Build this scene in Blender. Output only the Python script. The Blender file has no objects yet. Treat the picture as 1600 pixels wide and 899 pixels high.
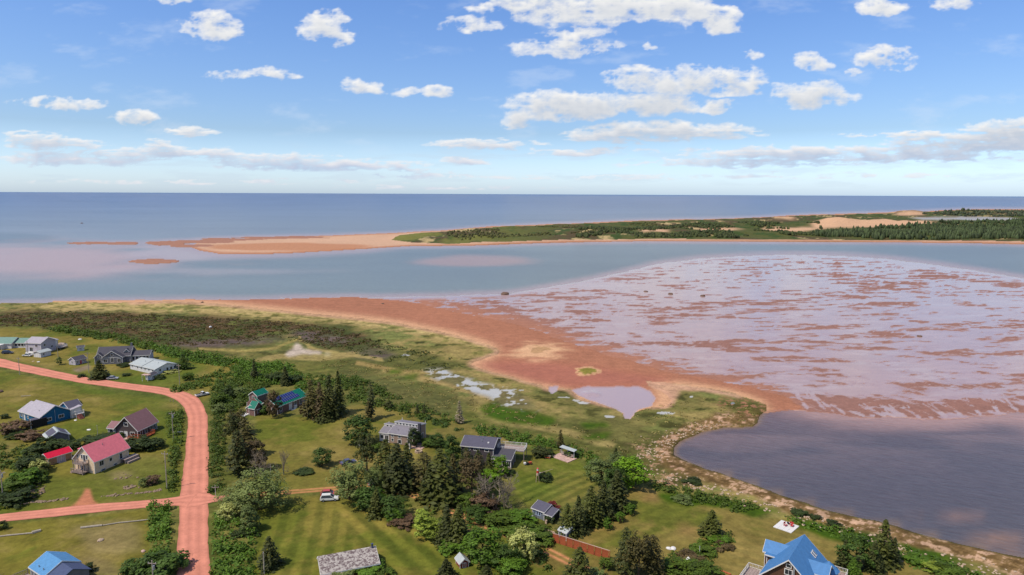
import bpy, math, random
import numpy as np
from mathutils import Matrix, Vector
S = bpy.context.scene
COL = S.collection
R = math.radians

# ---------------------------------------------------------------- camera
CAMH = 80.0; F = 1067.0; PITCH = math.atan(146.0 / F); ROLL = R(0.25)
cp, sp = math.cos(PITCH), math.sin(PITCH); cr, sr = math.cos(ROLL), math.sin(ROLL)
FW = np.array([0, cp, -sp]); R0 = np.array([1.0, 0, 0]); U0 = np.array([0, sp, cp])
RV = R0 * cr + U0 * sr; UV = -R0 * sr + U0 * cr
cam_d = bpy.data.cameras.new('camera'); cam = bpy.data.objects.new('camera', cam_d); COL.objects.link(cam)
cam_d.sensor_width = 36.0; cam_d.lens = 36.0 * F / 1600.0; cam_d.clip_start = 1.0; cam_d.clip_end = 600000.0
m = Matrix.Identity(4)
for i in range(3):
    m[i][0] = RV[i]; m[i][1] = UV[i]; m[i][2] = -FW[i]
m[2][3] = CAMH
cam.matrix_world = m
S.camera = cam

# ---------------------------------------------------------------- light and sky
SUN_AZ = R(-122)      # where the sun stands, measured from +Y towards +X
SUN_EL = R(57)
world = bpy.data.worlds.new("World"); S.world = world; world.use_nodes = True
S.view_settings.view_transform = 'Standard'; S.view_settings.look = 'None'
S.view_settings.exposure = 0.60; S.view_settings.gamma = 1.0
S.cycles.max_bounces = 5; S.cycles.diffuse_bounces = 2; S.cycles.glossy_bounces = 2
S.cycles.transparent_max_bounces = 4; S.cycles.caustics_reflective = False; S.cycles.caustics_refractive = False
sd = bpy.data.lights.new('sun', 'SUN'); sd.energy = 3.15; sd.angle = R(1.2); sd.color = (1.0, 0.93, 0.84)
sun = bpy.data.objects.new('sun', sd); COL.objects.link(sun)
sdir = Vector((math.sin(SUN_AZ) * math.cos(SUN_EL), math.cos(SUN_AZ) * math.cos(SUN_EL), math.sin(SUN_EL)))
sun.rotation_euler = sdir.to_track_quat('Z', 'Y').to_euler(); sun.location = (0, 0, 200)

def dir_azel(px, py):
    d = FW * F + RV * (px - 800) - UV * (py - 449.5)
    d = d / np.linalg.norm(d)
    return math.atan2(d[0], d[1]), math.asin(d[2])

# clouds: centre x, y, half width, half height in photograph pixels, strength
CLOUDS = [
 (318,44,52,24,1),(345,55,34,16,.9),(518,46,38,30,1),(385,118,72,11,.9),(430,121,30,9,.9),(565,138,34,15,1),(680,143,28,13,1),(630,143,22,9,.7),
 (790,10,60,22,1),(745,42,48,17,.9),(930,15,150,34,1.1),(1040,20,90,30,1.1),(1125,35,40,25,1),(885,78,82,19,1),(905,55,60,14,.8),
 (985,122,50,24,1),(1090,128,95,26,1),(1140,140,52,16,.9),(905,168,128,27,1.15),(1010,165,90,22,1.1),(1040,208,140,18,1.1),(950,212,80,14,.9),(1118,168,28,12,.9),
 (1158,92,22,11,.9),(1265,97,36,19,1),(1334,113,14,7,.8),(1385,93,50,20,1),(1262,153,74,23,1),(1290,140,35,18,.9),(1380,8,46,19,1),(1485,8,40,15,1),
 (1015,72,20,9,.8),(270,2,40,9,.8),(320,0,30,6,.8),(90,163,95,11,.9),(205,188,42,15,.9),(300,207,40,9,.9),(243,224,24,9,.9),(80,226,85,13,1),(130,250,140,14,.8),(260,240,120,12,.9),(320,242,60,9,.8),
 (440,254,110,15,.9),(540,260,120,12,.9),(640,272,80,8,.7),(760,228,90,10,1),(725,253,42,9,.9),(895,239,75,8,.95),(800,190,30,16,.9),(50,212,60,8,.7),
 (1250,242,210,15,1),(1400,240,190,13,.9),(1540,225,150,22,1.2),(1600,205,90,22,1.2),(1480,212,190,8,.9),(1170,255,220,11,.6),(1480,250,200,6,.6),
 (860,278,300,5,.4),(1300,275,300,6,.4),(350,285,350,6,.4),(660,295,250,4,.4),(980,232,60,6,.6)]

nt = world.node_tree; N = nt.nodes; L = nt.links; N.clear()
def nd(tree, t, **k):
    n = tree.nodes.new(t)
    for a, b in k.items(): setattr(n, a, b)
    return n
def mth(tree, op, a, b=None, c=None, clamp=False):
    n = tree.nodes.new('ShaderNodeMath'); n.operation = op; n.use_clamp = clamp
    for i, v in enumerate((a, b, c)):
        if v is None: continue
        if isinstance(v, (int, float)): n.inputs[i].default_value = v
        else: tree.links.new(v, n.inputs[i])
    return n.outputs[0]
def vmth(tree, op, a, b=None, c=None, s=None):
    n = tree.nodes.new('ShaderNodeVectorMath'); n.operation = op
    for i, v in enumerate((a, b, c)):
        if v is None: continue
        if isinstance(v, (tuple, list)): n.inputs[i].default_value = v
        else: tree.links.new(v, n.inputs[i])
    if s is not None:
        if isinstance(s, (int, float)): n.inputs['Scale'].default_value = s
        else: tree.links.new(s, n.inputs['Scale'])
    return n
def mapr(tree, v, a, b, c, d, smooth=True):
    n = tree.nodes.new('ShaderNodeMapRange'); n.interpolation_type = 'SMOOTHSTEP' if smooth else 'LINEAR'
    tree.links.new(v, n.inputs[0])
    for i, q in enumerate((a, b, c, d)): n.inputs[i + 1].default_value = q
    return n.outputs[0]
def mixc(tree, fac, a, b, mode='MIX'):
    n = tree.nodes.new('ShaderNodeMix'); n.data_type = 'RGBA'; n.blend_type = mode
    if isinstance(fac, (int, float)): n.inputs[0].default_value = fac
    else: tree.links.new(fac, n.inputs[0])
    for i, v in ((6, a), (7, b)):
        if isinstance(v, (tuple, list)): n.inputs[i].default_value = (*v[:3], 1)
        else: tree.links.new(v, n.inputs[i])
    return n.outputs[2]

sky = nd(nt, 'ShaderNodeTexSky', sky_type='NISHITA', sun_disc=False, sun_elevation=SUN_EL, sun_rotation=SUN_AZ,
         air_density=1.0, dust_density=0.85, ozone_density=3.0, altitude=0.0)
SKY_STR = 0.085
tc = nd(nt, 'ShaderNodeTexCoord')
sx = nd(nt, 'ShaderNodeSeparateXYZ'); L.new(tc.outputs['Generated'], sx.inputs[0])
# clear air: a little bluer overhead, cyan-white over the sea
el = mth(nt, 'ARCSINE', sx.outputs[2])
tint = mixc(nt, mapr(nt, el, 0.0, 0.40, 0, 1, False), (0.90, 0.98, 1.14), (0.66, 0.92, 1.36))
tint = mixc(nt, mapr(nt, el, 0.0, 0.085, 1, 0, False), tint, (1.42, 1.68, 2.25))
skyc = mixc(nt, 1.0, sky.outputs[0], tint, 'MULTIPLY')
# fair-weather cloud on the rest of the sky, where the cloud bank of the dome ends
az = mth(nt, 'ARCTAN2', sx.outputs[0], sx.outputs[1])
zc = mth(nt, 'MAXIMUM', sx.outputs[2], 0.05)
pl = nd(nt, 'ShaderNodeCombineXYZ'); L.new(mth(nt, 'DIVIDE', sx.outputs[0], zc), pl.inputs[0]); L.new(mth(nt, 'DIVIDE', sx.outputs[1], zc), pl.inputs[1])
ncl = nd(nt, 'ShaderNodeTexNoise'); ncl.inputs['Scale'].default_value = .7; ncl.inputs['Detail'].default_value = 6; L.new(pl.outputs[0], ncl.inputs['Vector'])
outm = mth(nt, 'MAXIMUM', mapr(nt, mth(nt, 'ABSOLUTE', az), 1.1, 1.3, 0, 1), mapr(nt, el, .55, .7, 0, 1))
cov = mth(nt, 'MULTIPLY', mth(nt, 'MULTIPLY', mapr(nt, ncl.outputs[0], .52, .66, 0, .9), outm), mapr(nt, el, .02, .10, 0, 1))
c2 = mixc(nt, cov, skyc, (8.0, 8.0, 8.0))
bg = nd(nt, 'ShaderNodeBackground'); bg.inputs[1].default_value = SKY_STR; L.new(c2, bg.inputs[0])
ow = nd(nt, 'ShaderNodeOutputWorld'); L.new(bg.outputs[0], ow.inputs[0])
world.cycles.sampling_method = 'MANUAL'; world.cycles.sample_map_resolution = 512

# ---------------------------------------------------------------- helpers
def s2l(c):
    c = np.asarray(c, float) / 255.0
    return np.where(c <= .04045, c / 12.92, ((c + .055) / 1.055) ** 2.4)
KE = np.array([1.46, 1.53, 1.80])                                     # light on flat ground: seen colour / own colour
def A(r, g, b, k=1.0): return s2l((r, g, b)) / KE * k
def unroll(px, py):
    a = np.asarray(px, float) - 800; b = np.asarray(py, float) - 449.5
    return a * cr + b * sr, b * cr - a * sr
def G(px, py, z=0.0):
    d = FW * F + RV * (px - 800) - UV * (py - 449.5)
    t = (z - CAMH) / d[2]
    return Vector((d[0] * t, d[1] * t, z))
def Gu(a, b, z=0.0):                         # unrolled offsets -> ground, arrays
    dy = cp * F - sp * b; dz = -sp * F - cp * b
    t = (z - CAMH) / dz
    return a * t, dy * t
def pxm(py): return (py - 304.0) / CAMH      # rough pixels per metre at that image row
_tabs = {}
def vnoise(x, y, seed):
    if seed not in _tabs: _tabs[seed] = np.random.default_rng(seed).random((256, 256)).astype(np.float32)
    T = _tabs[seed]
    xi = np.floor(x).astype(np.int64); yi = np.floor(y).astype(np.int64)
    fx = (x - xi).astype(np.float32); fy = (y - yi).astype(np.float32)
    fx = fx * fx * (3 - 2 * fx); fy = fy * fy * (3 - 2 * fy)
    a = T[xi & 255, yi & 255]; b = T[(xi + 1) & 255, yi & 255]; c = T[xi & 255, (yi + 1) & 255]; d = T[(xi + 1) & 255, (yi + 1) & 255]
    return (a + (b - a) * fx) * (1 - fy) + (c + (d - c) * fx) * fy
def fbm(x, y, scale, octv=4, seed=1, rough=.5):
    v = 0; amp = 1; tot = 0; s = 1.0 / scale
    for i in range(octv):
        v = v + amp * vnoise(x * s + 17.3 * i, y * s + 5.1 * i, seed + i); tot += amp; amp *= rough; s *= 2.03
    return v / tot
def sstep(x, a, b):
    t = np.clip((x - a) / (b - a), 0, 1); return t * t * (3 - 2 * t)
def inpoly(X, Y, pts):
    pts = np.array(pts, float)
    out = np.zeros(X.shape, bool)
    sel = (X >= pts[:, 0].min()) & (X <= pts[:, 0].max()) & (Y >= pts[:, 1].min()) & (Y <= pts[:, 1].max())
    x = X[sel]; y = Y[sel]; r = np.zeros(x.shape, bool); n = len(pts)
    for i in range(n):
        x1, y1 = pts[i]; x2, y2 = pts[(i + 1) % n]
        if y1 == y2: continue
        c = ((y1 > y) != (y2 > y)) & (x < (x2 - x1) * (y - y1) / (y2 - y1) + x1)
        r ^= c
    out[sel] = r
    return out
def pdist(X, Y, pts):
    pts = np.array(pts, float); d = np.full(X.shape, 1e9)
    for i in range(len(pts) - 1):
        ax, ay = pts[i]; bx, by = pts[i + 1]; vx, vy = bx - ax, by - ay
        t = np.clip(((X - ax) * vx + (Y - ay) * vy) / (vx * vx + vy * vy + 1e-9), 0, 1)
        d = np.minimum(d, np.hypot(X - ax - t * vx, Y - ay - t * vy))
    return d

# ---------------------------------------------------------------- materials
def new_mat(name):
    mt = bpy.data.materials.new(name); mt.use_nodes = True
    t = mt.node_tree; b = t.nodes['Principled BSDF']
    return mt, t, b
def paint(name, col, rough=.6, spec=.3, var=.12, scale=3.0, metal=0.0, bump=0.0, streak=None):
    mt, t, b = new_mat(name)
    tcn = nd(t, 'ShaderNodeTexCoord'); vec = tcn.outputs['Object']
    if streak: vec = vmth(t, 'MULTIPLY', vec, streak).outputs[0]
    n = nd(t, 'ShaderNodeTexNoise'); n.inputs['Scale'].default_value = scale; n.inputs['Detail'].default_value = 5
    t.links.new(vec, n.inputs['Vector'])
    v = mapr(t, n.outputs[0], .3, .7, 1 - var, 1 + var)
    c = vmth(t, 'SCALE', tuple(float(q) for q in col[:3]), s=v).outputs[0]
    t.links.new(c, b.inputs['Base Color'])
    b.inputs['Roughness'].default_value = rough; b.inputs['Specular IOR Level'].default_value = spec; b.inputs['Metallic'].default_value = metal
    if bump:
        bp = nd(t, 'ShaderNodeBump'); bp.inputs['Strength'].default_value = bump; bp.inputs['Distance'].default_value = .05
        t.links.new(n.outputs[0], bp.inputs['Height']); t.links.new(bp.outputs[0], b.inputs['Normal'])
    return mt
def siding(name, col, horizontal=True, pitch=.16, var=.12, rough=.6):
    """clapboards, shingles or ribbed metal: fine relief lines plus weathering"""
    mt, t, b = new_mat(name)
    tcn = nd(t, 'ShaderNodeTexCoord'); sxx = nd(t, 'ShaderNodeSeparateXYZ'); t.links.new(tcn.outputs['Object'], sxx.inputs[0])
    if horizontal: q = sxx.outputs[2]
    else: q = mth(t, 'ADD', sxx.outputs[0], sxx.outputs[1]) if horizontal is None else sxx.outputs[0]
    fr = mth(t, 'FRACT', mth(t, 'MULTIPLY', q, 1 / pitch))
    n = nd(t, 'ShaderNodeTexNoise'); n.inputs['Scale'].default_value = 1.3; n.inputs['Detail'].default_value = 7; n.inputs['Roughness'].default_value = .65
    t.links.new(tcn.outputs['Object'], n.inputs['Vector'])
    v = mapr(t, n.outputs[0], .3, .7, 1 - var, 1 + var)
    c = vmth(t, 'SCALE', tuple(float(z) for z in col[:3]), s=v).outputs[0]
    t.links.new(c, b.inputs['Base Color']); b.inputs['Roughness'].default_value = rough; b.inputs['Specular IOR Level'].default_value = .25
    bp = nd(t, 'ShaderNodeBump'); bp.inputs['Strength'].default_value = .6; bp.inputs['Distance'].default_value = .03
    t.links.new(fr, bp.inputs['Height']); t.links.new(bp.outputs[0], b.inputs['Normal'])
    return mt

def rawmesh(name, V, Fq, mat, parent=None, kind=None, cols=None, var=None, smooth=False):
    me = bpy.data.meshes.new(name)
    V = np.ascontiguousarray(V, np.float32); Fq = np.ascontiguousarray(Fq, np.int32); k = Fq.shape[1]
    me.vertices.add(len(V)); me.vertices.foreach_set('co', V.ravel())
    me.loops.add(Fq.size); me.loops.foreach_set('vertex_index', Fq.ravel())
    me.polygons.add(len(Fq)); me.polygons.foreach_set('loop_start', np.arange(0, Fq.size, k, dtype=np.int32))
    me.update(calc_edges=True)
    if smooth: me.polygons.foreach_set('use_smooth', np.ones(len(Fq), bool))
    if cols is not None:
        at = me.color_attributes.new('Col', 'FLOAT_COLOR', 'POINT'); at.data.foreach_set('color', np.ascontiguousarray(cols, np.float32).ravel())
    if var is not None:
        at = me.attributes.new('var', 'FLOAT', 'FACE'); at.data.foreach_set('value', np.ascontiguousarray(var, np.float32))
    me.materials.append(mat)
    o = bpy.data.objects.new(name, me); COL.objects.link(o)
    if parent: o.parent = parent
    if kind: o['kind'] = kind
    return o
def tag(o, label=None, cat=None, group=None, kind=None):
    if label: o['label'] = label
    if cat: o['category'] = cat
    if group: o['group'] = group
    if kind: o['kind'] = kind
    return o
# ---------------------------------------------------------------- cloud dome (far beyond everything)
def build_sky():
    cu = np.concatenate([-np.geomspace(2600, 830, 30), np.arange(-812, 812.1, 1.9), np.geomspace(830, 2600, 30)])
    cv = np.concatenate([-np.geomspace(2000, 470, 40), np.arange(-460, -147.5, 1.3)])
    A_, B_ = np.meshgrid(cu, cv)
    X = A_ + 800; Y = B_ + 449.5 + A_ * sr                     # photograph pixels
    per = np.clip((308 - Y) / 200, .18, 1.6)                    # cloud size shrinks to the horizon
    def billow(x, y, sc, o, seed): 
        v = 0; a = 1; tt = 0
        for i in range(o):
            v = v + a * np.abs(2 * vnoise(x / sc + 9.1 * i, y / sc, seed + i) - 1); tt += a; a *= .55; sc /= 2.1
        return 1 - v / tt
    YS = Y + np.clip(Y - 200, 0, None) * 1.6
    wa = fbm(X, YS * 1.8, 70, 5, 1001, .6) - .5; wb = fbm(X, YS * 1.8, 60, 5, 1021, .6) - .5
    Xw_ = X + wa * 62 * per ** .5; Yw_ = Y + wb * 26 * per ** .5
    sh = np.zeros_like(X)
    for (cx, cy, a, b, s) in CLOUDS:
        e = 1 - ((Xw_ - cx) / (a * 1.2)) ** 2 - ((Yw_ - cy) / (b * 1.22)) ** 2
        e = np.where(Yw_ > cy, 1 - ((Xw_ - cx) / (a * 1.2)) ** 2 - ((Yw_ - cy) / (b * .9)) ** 2, e)   # flatter below
        sh = np.maximum(sh, np.clip(e, 0, 1) * s) + .15 * np.clip(e, 0, 1) * (sh > 0)
    # further clouds outside the view
    rg = np.random.default_rng(3)
    for k in range(60):
        cx = rg.uniform(-1700, 3400); cy = rg.choice([rg.uniform(200, 290), rg.uniform(-300, 200), rg.uniform(-1400, -60)])
        if -60 < cx < 1660 and cy > -30: continue
        a = rg.uniform(50, 160); b = a * rg.uniform(.12, .35) * (1.3 if cy < 100 else .5)
        sh = np.maximum(sh, np.clip(1 - ((Xw_ - cx) / a) ** 2 - ((Yw_ - cy) / b) ** 2, 0, 1))
    det = .55 * billow(X, YS * 1.7, 34, 5, 1101) + .45 * fbm(X, YS * 2.0, 26, 6, 1121, .62)
    dm = det.mean()
    d = sh * .95 + (det - dm) * 3.0 * np.clip(sh * 2.0, 0, 1) - .16
    alpha = (.45 * sstep(d, .0, .35) + .55 * sstep(d, .1, 1.0)) * .985
    # light from the upper left: accumulate cloud above each point
    tau = np.zeros_like(d); core = np.clip(d, 0, 1.2)
    dv = 1.3
    for k in range(1, 16):
        shf = np.roll(np.roll(core, k, axis=0), int(k * .4), axis=1); shf[:k] = 0
        tau += shf * dv
    shade = np.exp(-tau / (16 * np.clip(per, .45, 1.3))) 
    shade = np.clip(shade + (det - dm) * .9, 0, 1)
    lowf = sstep(Y, 190, 290)
    lit = s2l((250, 249, 247)); drk = s2l((198, 205, 216))
    lit_l = s2l((238, 236, 240)); drk_l = s2l((158, 184, 222))
    LT = lit + (lit_l - lit) * lowf[..., None]; DK = drk + (drk_l - drk) * lowf[..., None]
    c = DK + (LT - DK) * shade[..., None]
    # big right bank is darker and bluer beneath
    # thin veils
    veil = sstep(fbm(X * .18, Y * 1.5, 16, 5, 1201, .6), .48, .70) * sstep(Y, 215, 250) * sstep(Y, 303, 280) * .30
    c = np.where((veil > alpha)[..., None], s2l((200, 216, 232)), c)
    alpha = np.maximum(alpha, veil)
    veil2 = sstep(fbm(X * .5, Y * 1.5, 60, 6, 1221, .62), .55, .8) * .25 * sstep(Y, 260, 200)
    c = np.where((veil2 > alpha)[..., None], s2l((222, 234, 250)), c); alpha = np.maximum(alpha, veil2)
    alpha *= sstep(np.abs(A_), 2600, 2200) * sstep(B_, -2000, -1600)
    D = FW[None, None] * F + R0[None, None] * A_[..., None] - U0[None, None] * B_[..., None]
    D /= np.linalg.norm(D, axis=-1, keepdims=True)
    V = D * 60000; V[..., 2] += CAMH
    n1_, n2_ = A_.shape; id_ = np.arange(n1_ * n2_).reshape(n1_, n2_)
    hit = blur2(alpha) > .004
    kq = hit[:-1, :-1] | hit[1:, :-1] | hit[:-1, 1:] | hit[1:, 1:]
    qf = np.stack([id_[1:, :-1][kq], id_[1:, 1:][kq], id_[:-1, 1:][kq], id_[:-1, :-1][kq]], 1)
    us = np.unique(qf); rm = np.zeros(n1_ * n2_, np.int64); rm[us] = np.arange(len(us))
    ms = bpy.data.materials.new('sky_cloud'); ms.use_nodes = True; t = ms.node_tree; t.nodes.clear()
    ms.cycles.emission_sampling = 'NONE'
    at = nd(t, 'ShaderNodeVertexColor', layer_name='Col'); em = nd(t, 'ShaderNodeEmission'); em.inputs[1].default_value = 2 ** -S.view_settings.exposure
    tr = nd(t, 'ShaderNodeBsdfTransparent'); mx = nd(t, 'ShaderNodeMixShader'); out = nd(t, 'ShaderNodeOutputMaterial')
    t.links.new(at.outputs['Color'], em.inputs[0]); t.links.new(at.outputs['Alpha'], mx.inputs[0]); t.links.new(tr.outputs[0], mx.inputs[1]); t.links.new(em.outputs[0], mx.inputs[2]); t.links.new(mx.outputs[0], out.inputs[0])
    cols = np.concatenate([c, alpha[..., None]], -1).reshape(-1, 4)[us]
    rawmesh('sky', V.reshape(-1, 3)[us], rm[qf], ms, kind='structure', cols=cols, smooth=True)
def blur2(a):
    return np.maximum.reduce([a, np.roll(a, 1, 0), np.roll(a, -1, 0), np.roll(a, 1, 1), np.roll(a, -1, 1)])
build_sky()
# ---------------------------------------------------------------- terrain raster
ucols = np.concatenate([-np.geomspace(2400, 830, 34), np.arange(-812, 812.1, 1.6), np.geomspace(830, 2400, 34)])
vrows = np.concatenate([np.arange(316, 390, .75), np.arange(390, 905, 1.25), np.geomspace(907, 1300, 30)]) - 449.5
UU, VV = np.meshgrid(ucols, vrows)          # unrolled pixel offsets of each vertex
WX, WY = Gu(UU, VV)                          # metres on the ground
# photograph pixels of the same vertices
PX = UU * cr - VV * sr + 800; PY = VV * cr + UU * sr + 449.5
SC = (VV + 146.0) / CAMH                     # px per metre
w1 = fbm(WX, WY, 14, 4, 11) - .5; w2 = fbm(WX, WY, 14, 4, 31) - .5
fgt = (VV + 146.0) ** 2 / (F * CAMH)         # px per metre in depth
def warp(ax, ay=None):                       # ragged edges, amplitude in metres
    ay = ax if ay is None else ay
    return PX + w1 * ax * SC * 2, PY + w2 * ay * fgt * 2
def blur(mm, ru, rv):
    def b1(a, r, ax):
        if r < 1: return a
        pad = [(0, 0), (0, 0)]; pad[ax] = (r + 1, r)
        c = np.cumsum(np.pad(a, pad, mode='edge'), axis=ax)
        n = a.shape[ax]; w = 2 * r + 1
        return (np.take(c, np.arange(w, w + n), axis=ax) - np.take(c, np.arange(0, n), axis=ax)) / w
    mm = mm.astype(np.float64)
    for _ in range(2): mm = b1(b1(mm, ru, 1), rv, 0)
    return mm

LAND = [(-1700,482),(-400,480),(0,474),(90,473),(180,474),(260,471),(340,475),(420,484),(500,492),(580,500),(660,513),(720,527),(762,539),(782,549),(775,556),(745,565),(733,572),(748,578),(800,590),(845,604),(858,613),(866,606),(892,610),(905,622),(928,630),(955,636),(972,646),(978,655),(986,656),(990,645),(1015,638),(1045,637),(1050,628),(1035,612),(1012,604),(1010,597),(1040,598),(1090,606),(1135,612),(1172,624),(1194,632),(1196,642),(1186,650),(1184,662),(1174,668),(1130,668),(1098,674),(1070,688),(1056,702),(1053,712),(1075,722),(1110,735),(1160,750),(1220,773),(1290,796),(1370,818),(1440,837),(1500,852),(1560,868),(1620,880),(1800,925),(2400,1100),(3400,1500),(-1700,1500)]
BEACH = [(80,470),(200,469),(300,468),(420,468),(560,465),(640,472),(700,486),(760,497),(820,512),(880,533),(950,556),(1020,574),(1080,590),(1150,602),(1220,618),(1262,640),(1180,640),(1060,660),(950,670),(780,620),(700,600),(500,520),(300,500),(90,480)]
FLAT = [(430,466),(560,464),(700,462),(790,458),(860,448),(920,437),(980,423),(1040,410),(1100,403),(1200,398),(1290,398),(1380,403),(1460,413),(1540,425),(1600,434),(1750,455),(2100,500),(3400,700),(3400,760),(2100,660),(1600,642),(1520,653),(1460,655),(1400,652),(1340,653),(1290,643),(1240,640),(1180,645),(1000,670),(700,600),(560,520)]
SPITS = [(296,386),(310,380),(340,375),(420,371),(520,368),(600,365),(700,360),(760,354.5),(860,350.5),(960,346.5),(1060,343.5),(1150,341.5),(1250,336.5),(1330,334),(1450,330.5),(1500,327.5),(1600,327),(2200,326),(3400,326),(3400,392),(2200,388),(1600,382),(1500,380),(1300,378.5),(1150,378),(1000,377.5),(850,380),(750,384),(640,385),(560,390),(460,396),(400,398),(340,397),(312,392)]
SPITV = [(612,376),(625,369),(660,366),(700,362.5),(760,357),(860,352.5),(960,348.5),(1060,345),(1150,343),(1250,338),(1330,336),(1450,332),(1500,329),(1600,328.5),(3400,327),(3400,389),(2200,385),(1600,379.5),(1500,377.5),(1300,376),(1150,375.5),(1000,374.5),(850,377.5),(750,380.5),(700,382.5),(640,380.5)]
Xw, Yw = warp(2.0, 2.0)
land = inpoly(Xw, Yw, LAND)
Xs, Ys = warp(1.2, 1.2)
beach = inpoly(*warp(3, 4), BEACH) & ~land
flat = inpoly(*warp(5, 5), FLAT) & ~land & ~beach
farw = ((fbm(WX, WY, 60, 4, 51) - .5) * 10)
spits = inpoly(PX + farw, PY + farw * .06, SPITS)
spitv = inpoly(PX + farw * .6, PY + farw * .05, SPITV)
def ell(cx, cy, rx, ry, X=None, Y=None):
    X = PX if X is None else X; Y = PY if Y is None else Y
    return 1 - np.hypot((X - cx) / rx, (Y - cy) / ry)
barn = (fbm(WX, WY, 45, 4, 77) - .5)
bars = np.zeros_like(PX)
for (cx, cy, rx, ry) in [(238,408.5,40,3.8),(140,380,55,2.0),(190,380.5,36,2.6),(262,380,46,3.6),(318,378,52,3.4),(360,374.5,60,2.4),(300,384.5,34,2.8),(430,371.5,90,2.2)]:
    bars = np.maximum(bars, ell(cx, cy, rx, ry) + barn * .9)
bars = bars > .1
spits |= bars & (PY < 420)
solid = land | beach | flat | spits
inlet = inpoly(*warp(1.5, 1.5), [(893,611),(915,605),(960,605),(1000,604),(1020,612),(1026,622),(1022,635),(1000,640),(990,646),(986,656),(976,655),(972,646),(955,638),(925,628),(905,620)])
pool2 = inpoly(*warp(1, 1), [(856,605),(872,604),(870,614),(862,618),(856,612)])

# --- height
n_big = fbm(WX, WY, 60, 4, 5); n_mid = fbm(WX, WY, 9, 4, 6); n_sm = fbm(WX, WY, 2.5, 3, 8)
near_land_soft = blur(land, 10, 8)
Z = np.full(PX.shape, -1.2)
Z = np.where(flat, 0.05 + .04 * (n_mid - .5), Z)
Z = np.where(beach, 0.10 + .25 * blur(land | beach, 14, 10) * 1.0, Z)
Z = np.where(land, 0.15 + .55 * np.clip(near_land_soft * 2 - 1, 0, 1), Z)
Z = np.where(inlet | pool2, 0.12, Z)
# sand spit and its dunes
sv = blur(spitv, 6, 3)
Z = np.where(spits, 0.4, Z)
dune = (fbm(WX, WY, 90, 5, 91, .55) - .30) * 13
Z = np.where(spits, .5 + np.clip(dune, 0, 9) * sv, Z)
for (cx, cy, rx, ry, h) in [(1308,351,46,5.5,15),(1370,350.5,60,4,9),(1440,352,50,3,7),(1420,333,40,2.2,10),(1150,352,70,3,5),(1215,345,50,3,6),(1500,333,60,2.0,8)]:
    Z = Z + np.where(spits, h * sstep(ell(cx, cy, rx, ry) + barn * .2, 0, .9), 0)

# --- colour and wetness
def c3(*c): return A(*c)[None, None, :]
def mix(cur, mask, col): return cur + (np.asarray(col) - cur) * np.clip(mask, 0, 1)[..., None]
colr = np.zeros(PX.shape + (3,)) + c3(120, 125, 70)
wet = np.zeros(PX.shape); rgh = np.zeros(PX.shape)
# marsh and dune grass everywhere first
g1 = fbm(WX, WY * .8, 22, 5, 101, .55); g2 = fbm(WX, WY, 6, 4, 111, .6); g3 = fbm(WX, WY, 45, 4, 121)
colr = mix(colr, sstep(g1, .35, .62), c3(134, 126, 72))
colr = mix(colr, sstep(g2 + .4 * (g1 - .5), .47, .62) * .9, c3(156, 138, 88))
colr = mix(colr, sstep(g3, .50, .66), c3(96, 98, 50))
colr = mix(colr, sstep(g2, .42, .28), c3(78, 78, 38))
rgh = np.where(land, .5, 0)
def region(poly, ax=3, soft=(0, 0)):
    mk = inpoly(*warp(ax, ax), poly)
    return blur(mk, *soft) if soft != (0, 0) else mk.astype(float)
# belt of dark scrub
dk = region([(-1700,500),(-400,497),(0,491),(60,488),(130,487),(250,492),(330,496),(420,502),(480,505),(540,513),(565,524),(600,540),(606,552),(560,556),(500,548),(470,540),(455,516),(440,530),(380,541),(300,547),(250,545),(200,540),(120,524),(60,514),(0,511),(-400,520),(-1700,540)], 8, (5, 3))
sc1 = fbm(WX, WY, 16, 5, 201, .6)
dcol = c3(72, 80, 40) + (c3(92, 72, 50) - c3(72, 80, 40)) * sstep(sc1, .42, .58)[..., None]
dcol = dcol + (c3(92, 98, 48) - dcol) * sstep(fbm(WX, WY, 10, 4, 211), .58, .68)[..., None]
colr = mix(colr, dk * .95, dcol); rgh += dk * .8
for pl in ([(250,541),(300,533),(370,533),(440,526),(442,533),(380,543),(300,547)], [(455,519),(500,520),(545,531),(540,541),(490,538),(470,532)], [(560,548),(600,545),(625,556),(600,566),(555,562)]):
    colr = mix(colr, region(pl, 5, (6, 2)) * (.45 + .5 * (sc1 > .47)), c3(104, 90, 88))
# dunes behind the beach: pale sand showing through the grass
dn = region([(60,472),(200,472),(300,472),(420,484),(560,498),(660,513),(760,539),(770,548),(740,540),(640,520),(480,500),(330,490),(200,487),(60,486)], 4, (8, 2))
colr = mix(colr, dn * sstep(g2 + .25 * g1, .52, .72), c3(205, 178, 128)); colr = mix(colr, dn * .4, c3(150, 140, 78))
# tan tracks and bare ground in the marsh
for pl, w, cc in (([(270,552),(310,556),(350,562),(385,567)], 5, (172,148,98)), ([(310,548),(380,551),(430,546),(462,534),(468,531)], 3, (165,148,88)),
                  ([(470,531),(485,545),(510,552),(535,556),(600,565)], 4, (168,150,95)), ([(400,566),(440,560),(500,562),(560,556)], 6, (170,150,98)),
                  ([(600,580),(650,590),(700,605),(745,618),(770,632)], 6, (172,146,98)), ([(560,570),(640,585),(680,585)], 5, (165,140,90)),
                  ([(830,590),(900,612),(960,630)], 3, (150,140,85)), ([(720,647),(760,655)], 2, (165,150,90)), ([(745,652),(830,668),(880,680),(960,700)], 9, (160,142,92)), ([(640,655),(690,668),(738,682)], 4, (150,140,75))):
    d = pdist(*warp(3, 3), [(x, y) for x, y in pl]); colr = mix(colr, sstep(d, w, w * .3) * .75, c3(*cc))
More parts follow.
